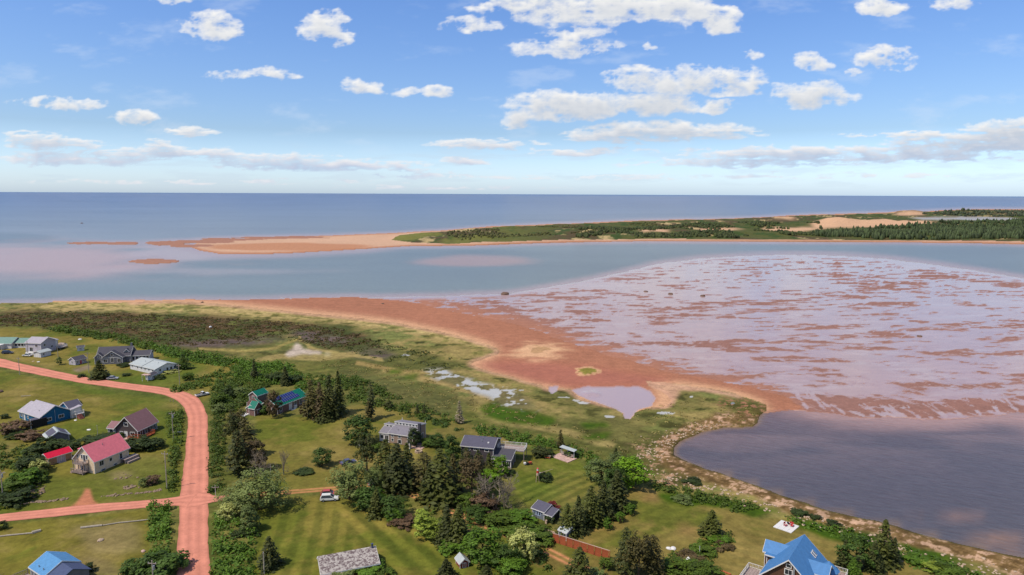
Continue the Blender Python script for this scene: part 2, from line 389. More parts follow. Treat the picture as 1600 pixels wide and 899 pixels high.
# greener shrubby ground inland
gr = region([(60,508),(130,516),(200,530),(300,552),(400,568),(520,570),(600,588),(690,610),(740,640),(745,655),(870,690),(960,720),(1000,735),(1060,770),(1200,808),(1400,850),(1600,905),(2400,1200),(-1700,1200),(-1700,520),(0,512)], 4, (4, 3))
ggc = c3(92, 98, 44) + (c3(116, 112, 58) - c3(92, 98, 44)) * sstep(g2, .4, .65)[..., None]
colr = mix(colr, gr * .9, ggc)
gm = region([(520,572),(600,590),(680,608),(740,632),(700,652),(620,640),(540,610)], 4, (8, 4)); colr = mix(colr, gm * .7, c3(98, 98, 58))
# mown lawns
LAWNS = [
 ([(-300,522),(0,514),(60,517),(130,526),(180,534),(250,551),(290,563),(335,567),(372,572),(350,590),(310,602),(290,612),(250,606),(180,597),(100,583),(0,560),(-300,510)], (128,126,56)),
 ([(270,614),(300,606),(345,586),(372,584),(352,600),(330,622),(318,632)], (120,122,52)),
 ([(-1700,540),(-300,540),(0,582),(100,603),(200,620),(275,632),(290,650),(292,700),(288,740),(280,780),(200,790),(100,800),(0,808),(-1700,900)], (118,120,50)),
 ([(-1700,950),(0,822),(150,812),(230,800),(240,900),(240,1200),(-1700,1300)], (116,118,46)),
 ([(400,652),(470,655),(540,640),(572,634),(640,650),(700,663),(715,690),(690,720),(600,730),(570,755),(540,770),(420,772),(400,760)], (118,120,54)),
 ([(400,782),(540,778),(590,790),(640,820),(700,862),(760,900),(900,1100),(380,1100),(400,860)], (122,124,54)),
 ([(640,640),(680,650),(740,668),(800,690),(790,720),(700,720),(650,690)], (116,116,58)),
 ([(800,712),(850,706),(900,722),(925,745),(930,760),(905,785),(860,800),(826,800),(806,775),(800,740)], (112,120,52)),
 ([(870,862),(985,764),(1010,765),(1080,787),(1160,808),(1190,815),(1240,812),(1310,838),(1345,855),(1420,885),(1500,930),(1700,1100),(900,1100),(955,880)], (126,122,62)),
 ([(770,840),(870,832),(960,878),(980,1000),(760,1000)], (116,112,56)),
]
lawn = np.zeros(PX.shape)
for pl, cc in LAWNS:
    mk = region(pl, 1.0, (1, 1)); lawn = np.maximum(lawn, mk)
    patch = fbm(WX, WY, 18, 5, 301, .6)
    lc = c3(*cc) * (1 + .30 * (fbm(WX, WY, 7, 4, 311, .6)[..., None] - .5) + .18 * (fbm(WX, WY, 40, 3, 313)[..., None] - .5))
    lc = lc * np.array([1.05, .89, 1.0]); lc = lc + (c3(92, 104, 34) - lc) * (sstep(patch, .50, .36) * .75)[..., None]
    lc = lc + (c3(150, 132, 78) - lc) * (sstep(patch, .56, .72) * .6)[..., None]
    colr = mix(colr, mk, lc); rgh = rgh * (1 - mk)
# darker fresh grass along the roads, paler dry meadows, the willow's painted shadow
for pl, cc, a in (([(60,585),(180,612),(262,626),(285,650),(285,780),(262,785),(262,650),(180,628),(60,600)], (82,102,32), .5),
                  ([(80,575),(250,590),(300,600),(270,614),(120,596)], (84,104,34), .6), ([(260,560),(300,570),(330,572),(300,596),(240,598)], (78,102,30), .7),
                  ([(130,525),(200,540),(260,556),(230,560),(150,540)], (158,140,70), .55), ([(60,640),(120,640),(150,660),(240,640),(250,655),(150,680)], (98,110,40), .5),
                  ([(60,735),(110,745),(250,715),(275,740),(275,785),(60,795)], (86,102,36), .6), ([(100,830),(200,820),(230,860),(150,870)], (144,128,92), .55), ([(130,870),(190,880),(200,930),(130,930)], (144,128,92), .55),
                  ([(175,743),(210,742),(205,752),(180,752)], (158,140,105), .8), ([(198,718),(232,717),(230,722),(200,726)], (150,140,80), .6),
                  ([(425,790),(470,782),(440,815),(412,812)], (70,82,28), .5),  # shadow cast by the big willow, painted dark into the lawn colour
                  ([(895,845),(930,825),(960,808),(1000,800),(960,850),(900,860)], (148,120,72), .4), ([(1000,765),(1040,772),(1030,790),(1000,785)], (150,118,78), .5), ([(1060,812),(1100,822),(1090,835),(1060,830)], (146,118,74), .6),
                  ([(800,745),(840,760),(880,768),(860,790),(820,785)], (96,112,42), .5),
                  ([(650,783),(700,796),(780,838),(860,838),(860,850),(770,845),(690,812)], (128,116,62), .5),
                  ([(940,640),(990,660),(1010,690),(980,700),(930,670)], (126,118,70), .5),
                  ([(0,690),(30,700),(30,730),(-60,740)], (130,118,72), .6)):
    colr = mix(colr, region(pl, 4, (5, 3)) * a, c3(*cc))
# mowing stripes
def stripes(pl, ang, pitch, amp, warpk=0.0):
    global colr
    mk = region(pl, 1, (3, 3)); a = R(ang)
    q = WX * math.cos(a) + WY * math.sin(a) + 1.2 * (fbm(WX, WY, 25, 2, 401) - .5) * (1 + warpk)
    s = np.sin(q * 2 * math.pi / pitch)
    s = np.tanh(s * 2) * (.6 + .8 * fbm(WX, WY, 12, 3, 403))
    tint = np.array([1.25, .95, 1.1]) * amp
    colr *= 1 + (mk * s)[..., None] * tint
stripes([(520,785),(590,792),(640,820),(700,862),(790,930),(800,1100),(600,1100),(560,850)], 36, 5.0, .22)
stripes([(400,782),(520,780),(560,850),(600,1100),(380,1100)], 9, 4.2, .15)
stripes([(806,745),(925,745),(930,760),(905,785),(860,800),(826,800),(806,775)], 133, 3.4, .20)
stripes([(870,862),(985,766),(1160,808),(1120,830),(1000,860)], 128, 3.6, .07)
stripes([(1130,840),(1190,815),(1310,838),(1345,855),(1300,1100),(1060,1100)], 58, 3.2, .07)
stripes([(120,640),(240,632),(240,660),(120,665)], 70, 6, .07)
# bright marsh grass in the wet hollows
for pl in ([(744,640),(768,628),(800,634),(840,648),(868,660),(866,672),(830,668),(790,660),(750,656)], [(604,579),(632,579),(630,587),(606,587)], [(634,588),(658,588),(656,595),(636,595)],
           [(905,686),(960,680),(950,694),(915,694)], [(905,664),(945,664),(955,674),(915,676)], [(1030,768),(1100,782),(1180,800),(1215,800),(1180,814),(1090,795),(1035,780)], [(1240,812),(1330,836),(1400,860),(1400,872),(1320,852),(1240,824)], [(1390,855),(1450,868),(1500,885),(1440,885)]):
    colr = mix(colr, region(pl, 4, (2, 2)) * (.72 + .5 * g2), c3(64, 92, 10)); 
# pools catching the sky, its pale reflection also painted into their colour
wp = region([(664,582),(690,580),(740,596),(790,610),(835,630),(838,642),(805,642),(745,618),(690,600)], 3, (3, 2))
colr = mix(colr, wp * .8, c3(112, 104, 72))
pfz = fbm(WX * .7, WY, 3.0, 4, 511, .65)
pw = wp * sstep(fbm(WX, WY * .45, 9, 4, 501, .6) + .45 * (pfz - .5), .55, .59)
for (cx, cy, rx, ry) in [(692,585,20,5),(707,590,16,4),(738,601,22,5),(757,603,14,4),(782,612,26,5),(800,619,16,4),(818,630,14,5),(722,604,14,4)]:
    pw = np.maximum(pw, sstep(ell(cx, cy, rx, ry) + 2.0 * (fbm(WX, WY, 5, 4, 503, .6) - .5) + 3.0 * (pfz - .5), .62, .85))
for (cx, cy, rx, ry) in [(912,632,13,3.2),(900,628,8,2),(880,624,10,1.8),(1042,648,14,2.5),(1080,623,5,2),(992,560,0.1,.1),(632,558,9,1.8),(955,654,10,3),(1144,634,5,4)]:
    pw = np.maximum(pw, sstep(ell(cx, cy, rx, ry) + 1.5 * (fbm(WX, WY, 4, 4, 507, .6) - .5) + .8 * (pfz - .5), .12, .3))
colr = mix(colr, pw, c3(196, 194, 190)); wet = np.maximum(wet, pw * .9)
pan = region([(463,538),(475,548),(502,552),(500,556),(470,556),(450,561),(444,557),(455,548)], 2, (1, 1)); colr = mix(colr, pan, c3(196, 180, 168))
pan = region([(508,552),(520,554),(516,560),(508,558)], 2, (1, 1)); colr = mix(colr, pan * .6, c3(185, 172, 140))
# wrack, stones and bare banks along the bay
shore = [(1194,640),(1180,662),(1120,663),(1070,680),(1044,700),(1042,718),(1070,732),(1110,746),(1160,762),(1220,786),(1290,810),(1370,834),(1440,852),(1500,866),(1560,884),(1640,905)]
sdist = pdist(*warp(3, 4), shore)
band = sstep(sdist, 19, 8) * land
shn = fbm(WX, WY, 2.0, 4, 601, .7)
colr = mix(colr, band * .9, c3(132, 104, 70)); 
colr = mix(colr, band * sstep(shn, .54, .62), c3(200, 164, 138)); colr = mix(colr, band * sstep(shn, .46, .36) * .8, c3(100, 78, 46))
bank = region([(985,700),(1010,735),(1030,760),(1080,770),(1100,760),(1060,740),(1040,715),(1060,690),(1120,672),(1160,670),(1180,655),(1120,660),(1060,672)], 5, (6, 3))
colr = mix(colr, bank * sstep(shn, .53, .64) * .85, c3(190, 150, 124)); colr = mix(colr, bank * sstep(shn, .44, .34) * .6, c3(112, 96, 54))
edge = land & (blur(land, 2, 1) < .93) & (PX > 1040) & (PY > 640)
colr = mix(colr, blur(edge, 1, 1) * .9, c3(78, 76, 34))
hl = region([(1115,632),(1130,625),(1170,626),(1195,636),(1190,650),(1170,655),(1150,645)], 2, (2, 2)); colr = mix(colr, hl * .7, c3(88, 86, 40)); colr = mix(colr, hl * sstep(shn, .52, .6), c3(165, 118, 92))
# bare banks and tidal fringe at the head of the inlet
tid = region([(1008,597),(1040,598),(1100,606),(1160,618),(1160,624),(1100,614),(1060,612),(1052,636),(1036,640),(1020,612)], 2, (2, 1))
colr = mix(colr, tid * .9, c3(208, 164, 138))
tid2 = land & (blur(land, 3, 2) < .9) & (PX < 1052) & (PX > 200) & (PY < 640)
colr = mix(colr, blur(tid2, 2, 1), c3(202, 156, 132))
# sand: dry ochre-red, paler at the top of the beach
sn = fbm(WX, WY, 30, 5, 701, .55); ss = fbm(WX, WY * 2.2, 12, 4, 711, .6)
sandc = c3(176, 120, 96) * (1 + .22 * (sn[..., None] - .5) + .16 * (ss[..., None] - .5))
bb = blur(land, 16, 9)
sandc = sandc + (c3(216, 168, 134) - sandc) * (sstep(bb, .12, .50) * .95)[..., None]
ps = sstep(ell(840, 551, 50, 15) + 1.2 * (ss - .5), -.2, .6); sandc = sandc + (c3(222, 176, 140) - sandc) * ps[..., None]
colr = np.where(beach[..., None], sandc, colr); wet = np.where(beach, .12, wet)
pink = region([(745,566),(850,566),(1000,585),(1060,597),(1010,604),(890,608),(850,602),(750,577)], 2, (5, 4)) * beach
colr = mix(colr, pink * .85, c3(176, 110, 92) * (1 + .2 * (ss[..., None] - .5))); wet = np.maximum(wet, pink * .3)
# grassy hummocks on the sand
for (cx, cy, rx, ry) in [(917,582,15,5.5),(925,616,14,4.5)]:
    e = ell(cx, cy, rx * 1.5, ry * 1.5) + .9 * (g2 - .5) + .5 * (n_sm - .5); colr = mix(colr, sstep(e, .0, .2), c3(206, 160, 124)); colr = mix(colr, sstep(e, .35, .5), c3(140, 132, 62)); wet = wet * (1 - sstep(e, 0, .2)); Z = Z + .5 * sstep(e, .1, .8)
e = ell(842, 548, 26, 13) + 1.3 * (g2 - .5); colr = mix(colr, sstep(e, .45, .6) * .5, c3(150, 120, 74))
# tidal flat: film of water over rippled sand
fx = WX * .92 + WY * .38; fy = WY * .92 - WX * .38
f1 = fbm(WX * .45, WY * 1.0, 11, 5, 801, .6); f2 = fbm(fx * .30, fy * 1.1, 8, 4, 811, .6); f3 = fbm(WX, WY, 85, 3, 821)
upper = sstep(PY, 560, 420)
f4 = fbm(WX * .30, WY, 7, 4, 831, .6)
dry = .30 * f1 + .35 * f2 + .35 * f4 + .22 * (f3 - .5) 
bs = blur(beach | land, 26, 22)
dry = dry + .15 * sstep(bs, .05, .5) - .045
chan = pdist(PX + 26 * (f2 - .5), PY + 8 * (f1 - .5), [(700,470),(800,478),(900,500),(1000,540),(1080,568),(1180,590),(1210,618),(1235,632)]); dry = dry - .05 * sstep(chan, 16, 4)
lowr = region([(1210,612),(1290,615),(1400,625),(1600,618),(2000,640),(2000,660),(1600,646),(1500,655),(1400,655),(1300,648),(1240,640)], 3, (12, 5))
rill = fbm(fx, fy * .16, 6, 4, 841, .6)
dry = dry + lowr * (.15 + .75 * (rill - .5))
midr = region([(880,480),(1000,500),(1200,540),(1420,560),(1600,570),(1600,640),(1200,620),(1000,560),(800,500),(640,470)], 3, (14, 8))
dry = dry + midr * .40 * (fbm(fx * .8, fy * .45, 5, 5, 845, .7) - .5)
fz = fbm(WX * .35, WY, 4, 4, 851, .6)
rg1 = 1 - np.abs(2 * fbm(WX * .22 + WY * .10, WY, 5, 4, 855, .6) - 1)          # drainage lines
dry = dry + .26 * (fz - .5) - .10 * sstep(rg1, .90, .99)
dry = dry + .014
# little creeks draining the sand into the bay
dry = dry + lowr * sstep(PY, 612, 628) * .085
rgk = random.Random(8); crk = np.full(PX.shape, 99.0)
CR = [((1350,650),(1319,629)), ((1382,651),(1351,634)), ((1415,651),(1380,632)), ((1437,652),(1409,634)), ((1477,651),(1448,629)), ((1303,643),(1268,612)), ((1290,640),(1262,612)), ((1320,647),(1296,626)), ((1530,648),(1505,622)), ((1560,645),(1530,612)), ((1500,650),(1478,632)), ((1262,638),(1240,610)), ((1590,642),(1562,618)), ((1365,650),(1345,640)), ((1398,651),(1376,641)), ((1456,652),(1436,642))]
for (a_, b_) in CR:
    for s_ in range(3):
        e_ = (b_[0] + rgk.uniform(-9, 9), b_[1] + rgk.uniform(-3, 4)); m_ = ((a_[0] + e_[0]) / 2 + rgk.uniform(-3, 3), (a_[1] + e_[1]) / 2 + rgk.uniform(-2, 2))
        if s_: m_ = (a_[0] * .6 + b_[0] * .4, a_[1] * .6 + b_[1] * .4)
        sel_ = (PX > 1200) & (PX < 1620) & (PY > 595) & (PY < 660)
        dd_ = pdist(PX[sel_] + 7 * (f1[sel_] - .5), (PY[sel_] + 3 * (f4[sel_] - .5)) , [a_, m_, e_]); wd_ = .6 + 1.5 * sstep(PY[sel_], b_[1], a_[1])
        crk[sel_] = np.minimum(crk[sel_], dd_ / wd_)
dry = dry - .22 * sstep(crk, 1.6, .5)
dmask = sstep(dry, .47, .565) * .95
filmc = c3(190, 158, 152) * (1 + .10 * (f1[..., None] - .5)); filmc = filmc + (c3(196, 172, 168) - filmc) * (sstep(f4, .42, .62) * .7)[..., None]
fl_dry = c3(150, 108, 98) * (1 + .2 * (f2[..., None] - .5))
strk = fbm(WX * .14, WY, 2.6, 4, 861, .6)[..., None] - .5
filmc = filmc * (1 + .22 * strk)
bnear = sstep(blur(beach, 24, 16), .02, .42)[..., None]; fl_dry = fl_dry + (sandc - fl_dry) * bnear
fc = filmc + (fl_dry - filmc) * dmask[..., None]
fc = fc + (c3(178, 140, 134) - fc) * (sstep(dry, .40, .50) * (1 - dmask) * .75)[..., None]
fc = fc * (1 + .14 * (fbm(WX * .3, WY, 1.6, 3, 871, .6)[..., None] - .5))
fedge = blur(flat | land | beach, 12, 6); ee = sstep(fedge, .98, .62) * (PY < 470)
fc = fc + (c3(186, 158, 158) - fc) * ee[..., None]
colr = np.where(flat[..., None], fc, colr); wet = np.where(flat, np.maximum(.95 - .75 * dmask, ee * .9), wet)
Z = np.where(flat, Z + .05 * dmask, Z)
iw = blur(inlet | pool2, 1, 1) * (inlet | pool2)
colr = mix(colr, iw, c3(186, 164, 172)); wet = np.maximum(wet, iw * .97)
# far sand spit
spn = fbm(WX, WY * .5, 60, 4, 901)
spc = c3(214, 174, 148) * (1 + .15 * (spn[..., None] - .5))
lowedge = sstep(blur(spits, 5, 3), .95, .55); spc = spc + (c3(178, 118, 88) - spc) * (lowedge * .8)[..., None]
ts = sstep(ell(450, 386, 160, 7) + .4 * (spn - .5), .0, .3); spc = spc + (c3(190, 132, 98) - spc) * (ts * .8)[..., None]
so = spits & ~spitv
colr = np.where(so[..., None], spc, colr); colr = np.where((bars & (PY < 420))[..., None], c3(172, 126, 108), colr); wet = np.where(so, .15, wet)
v1 = fbm(WX, WY * .35, 70, 5, 911, .6); v2 = fbm(WX, WY * .4, 24, 4, 921, .6)
vc = c3(90, 94, 50) * np.ones_like(colr)
vc = vc + (c3(92, 80, 56) - vc) * (sstep(v1, .45, .6))[..., None]
vc = vc + (c3(66, 84, 40) - vc) * (sstep(v2, .5, .6))[..., None]
bare = sstep(v2 * .5 + v1 * .5, .60, .66) * .9
lf = sstep(PX, 900, 640); vc = vc + (c3(124, 124, 64) - vc) * (lf * sstep(v1, .6, .4))[..., None]
vc = vc + (c3(198, 174, 128) - vc) * bare[..., None]
for pl in ([(1265,352),(1290,349),(1330,350),(1400,349),(1455,352),(1462,356),(1400,356),(1340,357),(1275,359)], [(1400,334),(1440,333),(1445,337),(1400,337)], [(1190,357),(1260,356),(1290,360),(1230,364),(1190,361)], [(1080,360),(1120,357),(1160,361),(1110,364)], [(1210,343),(1240,342),(1240,346),(1210,346)],[(1000,361),(1040,360),(1045,364),(1005,365)]):
    vc = vc + (c3(218, 176, 144) - vc) * (region(pl, 12, (2, 1)))[..., None]
lag = region([(1420,341),(1500,340),(1590,342),(1590,346),(1500,346),(1440,346)], 10, (2, 1)); 
vc = vc + (c3(176, 168, 158) - vc) * lag[..., None]
colr = np.where(spitv[..., None], vc, colr); wet = np.where(spitv, lag * .7, wet)

mott = (fbm(WX, WY, 2.0, 4, 1301, .65) - .5) * .55 + (fbm(WX * .6, WY, 5.5, 3, 1311, .6) - .5) * .35
colr = colr * (1 + (mott * (.55 + .75 * (1 - lawn)) * land * (1 - wet))[..., None])
# small relief
Z = Z + rgh * (.9 * np.clip(n_mid - .45, 0, 1) + .5 * np.clip(n_sm - .5, 0, 1)) * land * (1 - iw)
Z = Z + land * (1 - lawn) * .0
# ---- rutted drive and bare driveway (worn into the turf)
DRIVE = [(330,785),(360,781),(425,775),(500,769),(545,766),(600,768),(645,778),(700,800),(745,820),(785,836),(830,853),(890,882),(960,915)]
dW = np.array([tuple(G(x, y))[:2] for x, y in DRIVE])
dd = pdist(WX + w1 * .8, WY + w2 * .8, dW)
rut = np.exp(-((dd - .85) / .42) ** 2)
colr = mix(colr, sstep(dd, 1.9, 1.2) * .45, c3(150, 126, 72)); colr = mix(colr, rut * 1.0, c3(205, 142, 102))
stub = region([(140,768),(134,768),(128,778),(118,790),(108,800),(160,798),(143,786)], .8, (1, 1)); colr = mix(colr, stub * .85, c3(205, 130, 104))
stub = region([(111,580),(140,572),(142,578),(120,584)], .8, (1, 1)); colr = mix(colr, stub * .8, c3(140, 122, 112))
# mulch rings
for (cx, cy, rx, ry) in [(986,804,8,3.2),(969,816,8,3.2),(950,827,8,3.2),(928,830,4,2)]:
    colr = mix(colr, sstep(ell(cx, cy, rx, ry), 0, .3), c3(104, 82, 62))

colr = np.clip(colr, .004, .9)
keep = blur(solid, 3, 2) > .001
kc = keep[:-1, :-1] | keep[1:, :-1] | keep[:-1, 1:] | keep[1:, 1:]
nu = len(ucols); nv = len(vrows)
idx = np.arange(nu * nv).reshape(nv, nu)
q = np.stack([idx[1:, :-1][kc], idx[1:, 1:][kc], idx[:-1, 1:][kc], idx[:-1, :-1][kc]], 1)
used = np.unique(q); remap = np.zeros(nu * nv, np.int64); remap[used] = np.arange(len(used))
Zt = Z
VA = np.stack([WX, WY, Z], -1).reshape(-1, 3)[used]; CA = np.concatenate([colr, wet[..., None]], -1).reshape(-1, 4)[used]

mg, t, b = new_mat('ground_cover')
at = nd(t, 'ShaderNodeVertexColor', layer_name='Col')
tcn = nd(t, 'ShaderNodeTexCoord')
n1 = nd(t, 'ShaderNodeTexNoise'); n1.inputs['Scale'].default_value = .9; n1.inputs['Detail'].default_value = 8; n1.inputs['Roughness'].default_value = .7; t.links.new(tcn.outputs['Object'], n1.inputs['Vector'])
n2 = nd(t, 'ShaderNodeTexNoise'); n2.inputs['Scale'].default_value = .22; n2.inputs['Detail'].default_value = 6; n2.inputs['Roughness'].default_value = .65; t.links.new(tcn.outputs['Object'], n2.inputs['Vector'])
dryf = mth(t, 'SUBTRACT', 1.0, at.outputs['Alpha'])
vv = mth(t, 'ADD', mth(t, 'SUBTRACT', n1.outputs[0], .5), mth(t, 'MULTIPLY', mth(t, 'SUBTRACT', n2.outputs[0], .5), .7))
vv = mth(t, 'MULTIPLY_ADD', mth(t, 'MULTIPLY', vv, dryf), 1.25, 1.0)
cc = vmth(t, 'SCALE', at.outputs['Color'], s=vv).outputs[0]
t.links.new(cc, b.inputs['Base Color'])
t.links.new(mapr(t, at.outputs['Alpha'], .1, .9, .95, .16, False), b.inputs['Roughness'])
t.links.new(mapr(t, at.outputs['Alpha'], .1, .9, .08, .27, False), b.inputs['Specular IOR Level'])
bp = nd(t, 'ShaderNodeBump'); bp.inputs['Distance'].default_value = .22; t.links.new(n1.outputs[0], bp.inputs['Height'])
t.links.new(mapr(t, at.outputs['Alpha'], .1, .8, .55, .05, False), bp.inputs['Strength']); t.links.new(bp.outputs[0], b.inputs['Normal'])
rawmesh('ground', VA, remap[q], mg, kind='structure', cols=CA, smooth=True)

def Hz(x, y):
    """terrain height under a world point (bilinear in the raster)"""
    d = np.array([x, y, -CAMH]); a = d @ R0 / (d @ FW) * F; bb_ = -(d @ U0) / (d @ FW) * F
    i = int(np.clip(np.searchsorted(ucols, a) - 1, 0, nu - 2)); j = int(np.clip(np.searchsorted(vrows, bb_) - 1, 0, nv - 2))
    fa = np.clip((a - ucols[i]) / (ucols[i + 1] - ucols[i]), 0, 1); fb = np.clip((bb_ - vrows[j]) / (vrows[j + 1] - vrows[j]), 0, 1)
    z = (Zt[j, i] * (1 - fa) + Zt[j, i + 1] * fa) * (1 - fb) + (Zt[j + 1, i] * (1 - fa) + Zt[j + 1, i + 1] * fa) * fb
    return float(z)
def Hn(x, y):
    D = np.stack([x, y, np.full_like(x, -CAMH)], 1); dn = D @ FW
    a = D @ R0 / dn * F; bb_ = -(D @ U0) / dn * F
    i = np.clip(np.searchsorted(ucols, a) - 1, 0, nu - 2); j = np.clip(np.searchsorted(vrows, bb_) - 1, 0, nv - 2)
    return Zt[j, i]
def at_px(px, py):
    p = G(px, py, .5)
    for _ in range(3): p = G(px, py, Hz(p.x, p.y))
    return p

# ---------------------------------------------------------------- water
wu = np.concatenate([-np.geomspace(9000, 830, 30), np.arange(-812, 812.1, 3.2), np.geomspace(830, 9000, 30)])
wvr = np.concatenate([[.25, .5, 1, 1.6, 2.3, 3.1, 4], np.arange(5, 90, 1.2), np.arange(90, 420, 2.2), np.geomspace(425, 1100, 30)]) - 146.0
U2, V2 = np.meshgrid(wu, wvr); X2, Y2 = Gu(U2, V2); P2x = U2 * cr - V2 * sr + 800; P2y = V2 * cr + U2 * sr + 449.5
def samp(Am):
    i = np.clip(np.searchsorted(ucols, U2) - 1, 0, nu - 1); j = np.clip(np.searchsorted(vrows, V2) - 1, 0, nv - 1)
    return Am[j, i]
wc = np.zeros(P2x.shape + (3,))
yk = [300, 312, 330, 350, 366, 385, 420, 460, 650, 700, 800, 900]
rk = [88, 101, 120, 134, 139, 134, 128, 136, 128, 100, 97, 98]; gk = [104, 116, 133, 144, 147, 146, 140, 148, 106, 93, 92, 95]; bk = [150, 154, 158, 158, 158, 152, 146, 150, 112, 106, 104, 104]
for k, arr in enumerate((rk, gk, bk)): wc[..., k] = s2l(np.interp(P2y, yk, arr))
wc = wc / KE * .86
sw = fbm(X2 * .16, Y2, 60, 5, 951, .6); sw2 = fbm(X2 * .3, Y2, 260, 4, 961, .55)
wc *= (1 + .30 * (sw[..., None] - .5) + .34 * (sw2[..., None] - .5))
def wmix(mask, col): 
    global wc
    wc = wc + (A(*col)[None, None, :] - wc) * np.clip(mask, 0, 1)[..., None]
wn = fbm(X2, Y2, 60, 4, 971)
def e2(cx, cy, rx, ry): return 1 - np.hypot((P2x - cx) / rx, (P2y - cy) / ry)
wmix(sstep(e2(60, 408, 330, 40) + .7 * (wn - .5), .0, .7) * .95, (188, 160, 158))
wmix(sstep(e2(330, 424, 240, 8) + .5 * (wn - .5), .0, .8) * .5, (176, 166, 170))
wmix(sstep(e2(300, 396, 130, 18) + .5 * (wn - .5), .0, .6) * .9, (182, 168, 172))
wmix(sstep(e2(740, 408, 125, 11) + .5 * (wn - .5), .0, .6) * .9, (172, 146, 142))
wmix(sstep(e2(20, 372, 90, 12) + .5 * (wn - .5), .1, .6) * .5, (100, 112, 118))
near = blur(solid, 10, 6); near = samp(near)
wmix(sstep(near, .03, .40) * .85 * (P2y < 640), (176, 156, 160))
near2 = samp(blur(flat, 30, 18)); cn = fbm(X2 * .35, Y2, 16, 4, 985, .6); wmix(sstep(near2 + .25 * (cn - .5), .06, .42) * .9 * (P2y > 600), (178, 142, 138)); wmix(sstep(fbm(X2 * .3, Y2, 26, 4, 987, .6), .50, .66) * sstep(P2y, 760, 660) * (P2y > 640) * .35, (160, 134, 136))
wmix(sstep(e2(1560, 850, 130, 26) + 1.0 * (fbm(X2, Y2, 12, 4, 981) - .5), .2, .8) * .8, (160, 124, 104))
wmix(sstep(e2(1490, 808, 110, 12) + 1.2 * (fbm(X2, Y2, 9, 4, 983) - .5), .3, .9) * .65, (158, 124, 112))
ns = samp(blur(land, 4, 2)); wmix(sstep(ns, .02, .5) * .7 * (P2y > 640), (140, 116, 96))
V = np.stack([X2, Y2, np.zeros_like(X2)], -1).reshape(-1, 3)
nu2, nv2 = len(wu), len(wvr); id2 = np.arange(nu2 * nv2).reshape(nv2, nu2)
deep = samp((blur(land | spitv, 2, 2) > .999).astype(float)) > .5
deep &= (P2x > -300) & (P2x < 2200)
kk = ~(deep[:-1, :-1] & deep[1:, :-1] & deep[:-1, 1:] & deep[1:, 1:])
q2 = np.stack([id2[1:, :-1][kk], id2[1:, 1:][kk], id2[:-1, 1:][kk], id2[:-1, :-1][kk]], 1)
mw, t, b = new_mat('water_surface')
at = nd(t, 'ShaderNodeVertexColor', layer_name='Col'); tcn = nd(t, 'ShaderNodeTexCoord')
rp = vmth(t, 'MULTIPLY', tcn.outputs['Object'], (.28, 1.0, 1)).outputs[0]
mpn = nd(t, 'ShaderNodeMapping'); mpn.inputs['Rotation'].default_value = (0, 0, R(28)); t.links.new(tcn.outputs['Object'], mpn.inputs[0])
rp = vmth(t, 'MULTIPLY', mpn.outputs[0], (.30, 1.0, 1)).outputs[0]
n1 = nd(t, 'ShaderNodeTexNoise'); n1.inputs['Scale'].default_value = .75; n1.inputs['Detail'].default_value = 6; n1.inputs['Roughness'].default_value = .6; t.links.new(rp, n1.inputs['Vector'])
n2 = nd(t, 'ShaderNodeTexNoise'); n2.inputs['Scale'].default_value = .06; n2.inputs['Detail'].default_value = 4; t.links.new(rp, n2.inputs['Vector'])
hh = mth(t, 'ADD', n1.outputs[0], mth(t, 'MULTIPLY', n2.outputs[0], .8))
va = mth(t, 'MULTIPLY_ADD', mth(t, 'SUBTRACT', n1.outputs[0], .5), .95, 1.0)
t.links.new(vmth(t, 'SCALE', at.outputs['Color'], s=va).outputs[0], b.inputs['Base Color'])
b.inputs['Roughness'].default_value = .28; b.inputs['IOR'].default_value = 1.33; b.inputs['Specular IOR Level'].default_value = .28
bp = nd(t, 'ShaderNodeBump'); bp.inputs['Distance'].default_value = .5; bp.inputs['Strength'].default_value = .8; t.links.new(hh, bp.inputs['Height']); t.links.new(bp.outputs[0], b.inputs['Normal'])
rawmesh('water', V, q2, mw, kind='structure', cols=np.concatenate([wc, np.ones(P2x.shape + (1,))], -1).reshape(-1, 4))

# ---------------------------------------------------------------- roads
def catmull(pts, n=10):
    pts = [Vector(p) for p in pts]; out = []
    P_ = [pts[0] * 2 - pts[1]] + pts + [pts[-1] * 2 - pts[-2]]
    for i in range(1, len(P_) - 2):
        for k in range(n):
            tt = k / n; a, b_, c, d = P_[i - 1:i + 3]
            out.append(.5 * ((2 * b_) + (c - a) * tt + (2 * a - 5 * b_ + 4 * c - d) * tt ** 2 + (3 * b_ - a - 3 * c + d) * tt ** 3))
    out.append(P_[-2]); return out
mroad, t, b = new_mat('red_clay')
at = nd(t, 'ShaderNodeVertexColor', layer_name='Col'); tcn = nd(t, 'ShaderNodeTexCoord')
n1 = nd(t, 'ShaderNodeTexNoise'); n1.inputs['Scale'].default_value = 1.2; n1.inputs['Detail'].default_value = 9; n1.inputs['Roughness'].default_value = .75; t.links.new(tcn.outputs['Object'], n1.inputs['Vector'])
n2 = nd(t, 'ShaderNodeTexNoise'); n2.inputs['Scale'].default_value = .25; n2.inputs['Detail'].default_value = 5; t.links.new(tcn.outputs['Object'], n2.inputs['Vector'])
v = mth(t, 'MULTIPLY_ADD', mth(t, 'ADD', mth(t, 'SUBTRACT', n1.outputs[0], .5), mth(t, 'MULTIPLY', mth(t, 'SUBTRACT', n2.outputs[0], .5), .9)), .62, 1.0)
t.links.new(vmth(t, 'SCALE', at.outputs['Color'], s=v).outputs[0], b.inputs['Base Color'])
b.inputs['Roughness'].default_value = .95; b.inputs['Specular IOR Level'].default_value = .1
bp = nd(t, 'ShaderNodeBump'); bp.inputs['Distance'].default_value = .08; bp.inputs['Strength'].default_value = .5; t.links.new(n1.outputs[0], bp.inputs['Height']); t.links.new(bp.outputs[0], b.inputs['Normal'])
